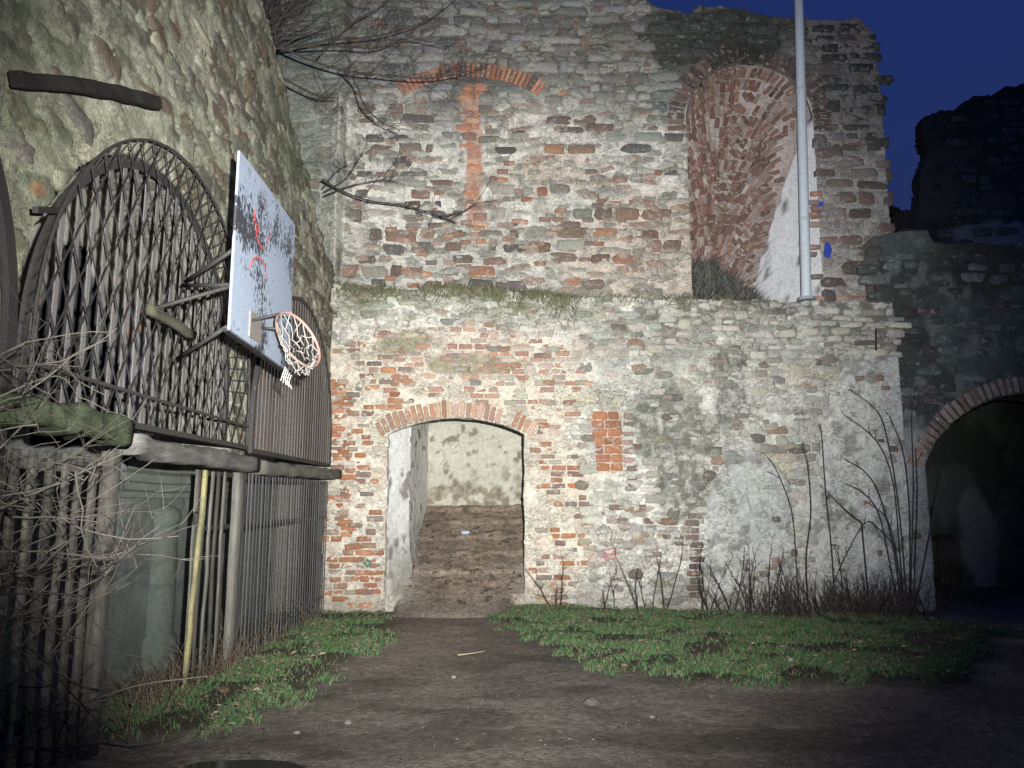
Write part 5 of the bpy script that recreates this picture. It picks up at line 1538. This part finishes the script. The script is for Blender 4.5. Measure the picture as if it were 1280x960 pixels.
# stones and litter lying about -----------------------------------------
def pebble(name, label, cat, p, s, col, seed, group=None, flat=.55):
    r = np.random.RandomState(seed); V = []; F = []
    for i in range(5):
        ph = math.pi * i / 4
        for j in range(8):
            a = 2 * math.pi * j / 8; k = 1 + r.uniform(-.2, .2)
            V.append((p[0] + s * k * math.sin(ph) * math.cos(a), p[1] + s * k * math.sin(ph) * math.sin(a) * .8, p[2] + s * flat * math.cos(ph)))
    for i in range(4):
        for j in range(8): F.append((i * 8 + j, (i + 1) * 8 + j, (i + 1) * 8 + (j + 1) % 8, i * 8 + (j + 1) % 8))
    tag(obj(name, np.array(V), F, M_STONE, None, np.array(col) * .42), label, cat, group)
def gz(px, py, dz=0):
    p = atZ(px, py); p[2] = float(ground_h(np.float64(p[0]), np.float64(p[1]))) + dz; return p
pebble("loose_stone", "flat grey stone lying on the bare soil, largest of those in front of the grass", "stone", gz(740, 878, .01), .075, (.20, .19, .17), 1)
pebble("loose_stone", "small pale stone on the soil just right below the flat grey stone", "stone", gz(815, 896, .01), .03, (.34, .33, .3), 2)
pebble("loose_stone", "pale stone on the threshold of the arched doorway", "stone", gz(528, 772, .02), .045, (.45, .40, .34), 3)
pebble("loose_stone", "small pinkish stone at the edge of the threshold near the left grass", "stone", gz(493, 773, .02), .04, (.36, .28, .23), 4)
pebble("loose_stone", "pale chip in the middle of the path below the doorway", "stone", gz(567, 846, .01), .028, (.5, .5, .47), 5)
pebble("loose_stone", "whitish chip lying near the bottom of the path", "stone", gz(435, 905, .01), .03, (.4, .38, .34), 6)
pebble("loose_stone", "bright chip in the dark soil left of the path bottom", "stone", gz(371, 917, .01), .025, (.5, .48, .42), 7)
pebble("loose_stone", "white lump at the lower edge of the right-hand grass", "stone", gz(989, 840, .05), .035, (.62, .62, .6), 8)
pebble("loose_stone", "brownish stone in the leaves beside the left grass strip", "stone", gz(279, 876, .04), .05, (.26, .17, .10), 9)
pebble("loose_stone", "small light stone in the soil at far right bottom", "stone", gz(1085, 917, .005), .022, (.35, .33, .28), 10)
P = smooth_path([gz(572, 820, .015), gz(590, 819, .02), gz(606, 817, .018)])
tag(obj("stick", *tube(P, np.linspace(.008, .004, len(P)), 5), M_STEM, None, (.30, .25, .19)), "thin pale stick lying across the path below the doorway", "stick")
def rz(px, py):
    d = ray(px, py)
    for t in np.linspace(10.7, 14.2, 900):
        p = np.array([0, 0, EYE]) + d * t
        if p[2] < float(ramp_h(np.float64(p[0]), np.float64(p[1]))): return p
    return p
p = rz(582, 668)
V, F = tube([p + np.array([-.07, 0, .03]), p + np.array([-.055, 0, .03]), p + np.array([.06, .02, .032]), p + np.array([.07, .02, .032])], [.02, .032, .032, .022], 10)
tag(obj("drink_can", V, F, M_PAINT, None, A3(.40, .48, .60)), "crushed pale blue can on the earth ramp inside the doorway", "can")
pebble("loose_stone", "pale stone beside the blue can on the earth ramp", "stone", rz(596, 666) + np.array([0, 0, .02]), .05, (.42, .35, .28), 12)
rb = np.random.RandomState(8)
for k in range(26):
    q = rz(rb.uniform(505, 650), rb.uniform(640, 755))
    pebble("ramp_stone", "small earthy stone half sunk in the ramp inside the doorway", "stone", q + np.array([0, 0, .01]), rb.uniform(.025, .06), tuple(np.array((.24, .2, .16)) * rb.uniform(.6, 1.5)), 100 + k, "stones scattered on the earth ramp")

def samp_ramp(rg):
    q = rz(rg.uniform(500, 655), rg.uniform(636, 762)); return q + np.array([0, 0, .01])
rg_ = np.random.RandomState(77); b_ = Bag()
for _ in range(260):
    q = samp_ramp(rg_); z_ = rg_.uniform(.012, .035); tone = np.array([(.09, .072, .058), (.2, .165, .135), (.30, .26, .22)][rg_.randint(3)]) * rg_.uniform(.7, 1.2)
    a_ = rg_.uniform(0, 6.28, 5); Vq = [q + z_ * np.array([math.cos(2 * math.pi * k / 5) * rg_.uniform(.7, 1.5), math.sin(2 * math.pi * k / 5), -.2]) for k in range(5)] + [q + np.array([0, 0, z_ * .6])]
    b_.add(Vq, [(k, (k + 1) % 5, 5) for k in range(5)], tone)
o = b_.build("soil_clods", M_SOIL, None, kind='stuff'); o['label'] = "loose soil clods littering the earth ramp behind the doorway"; o['category'] = "soil"
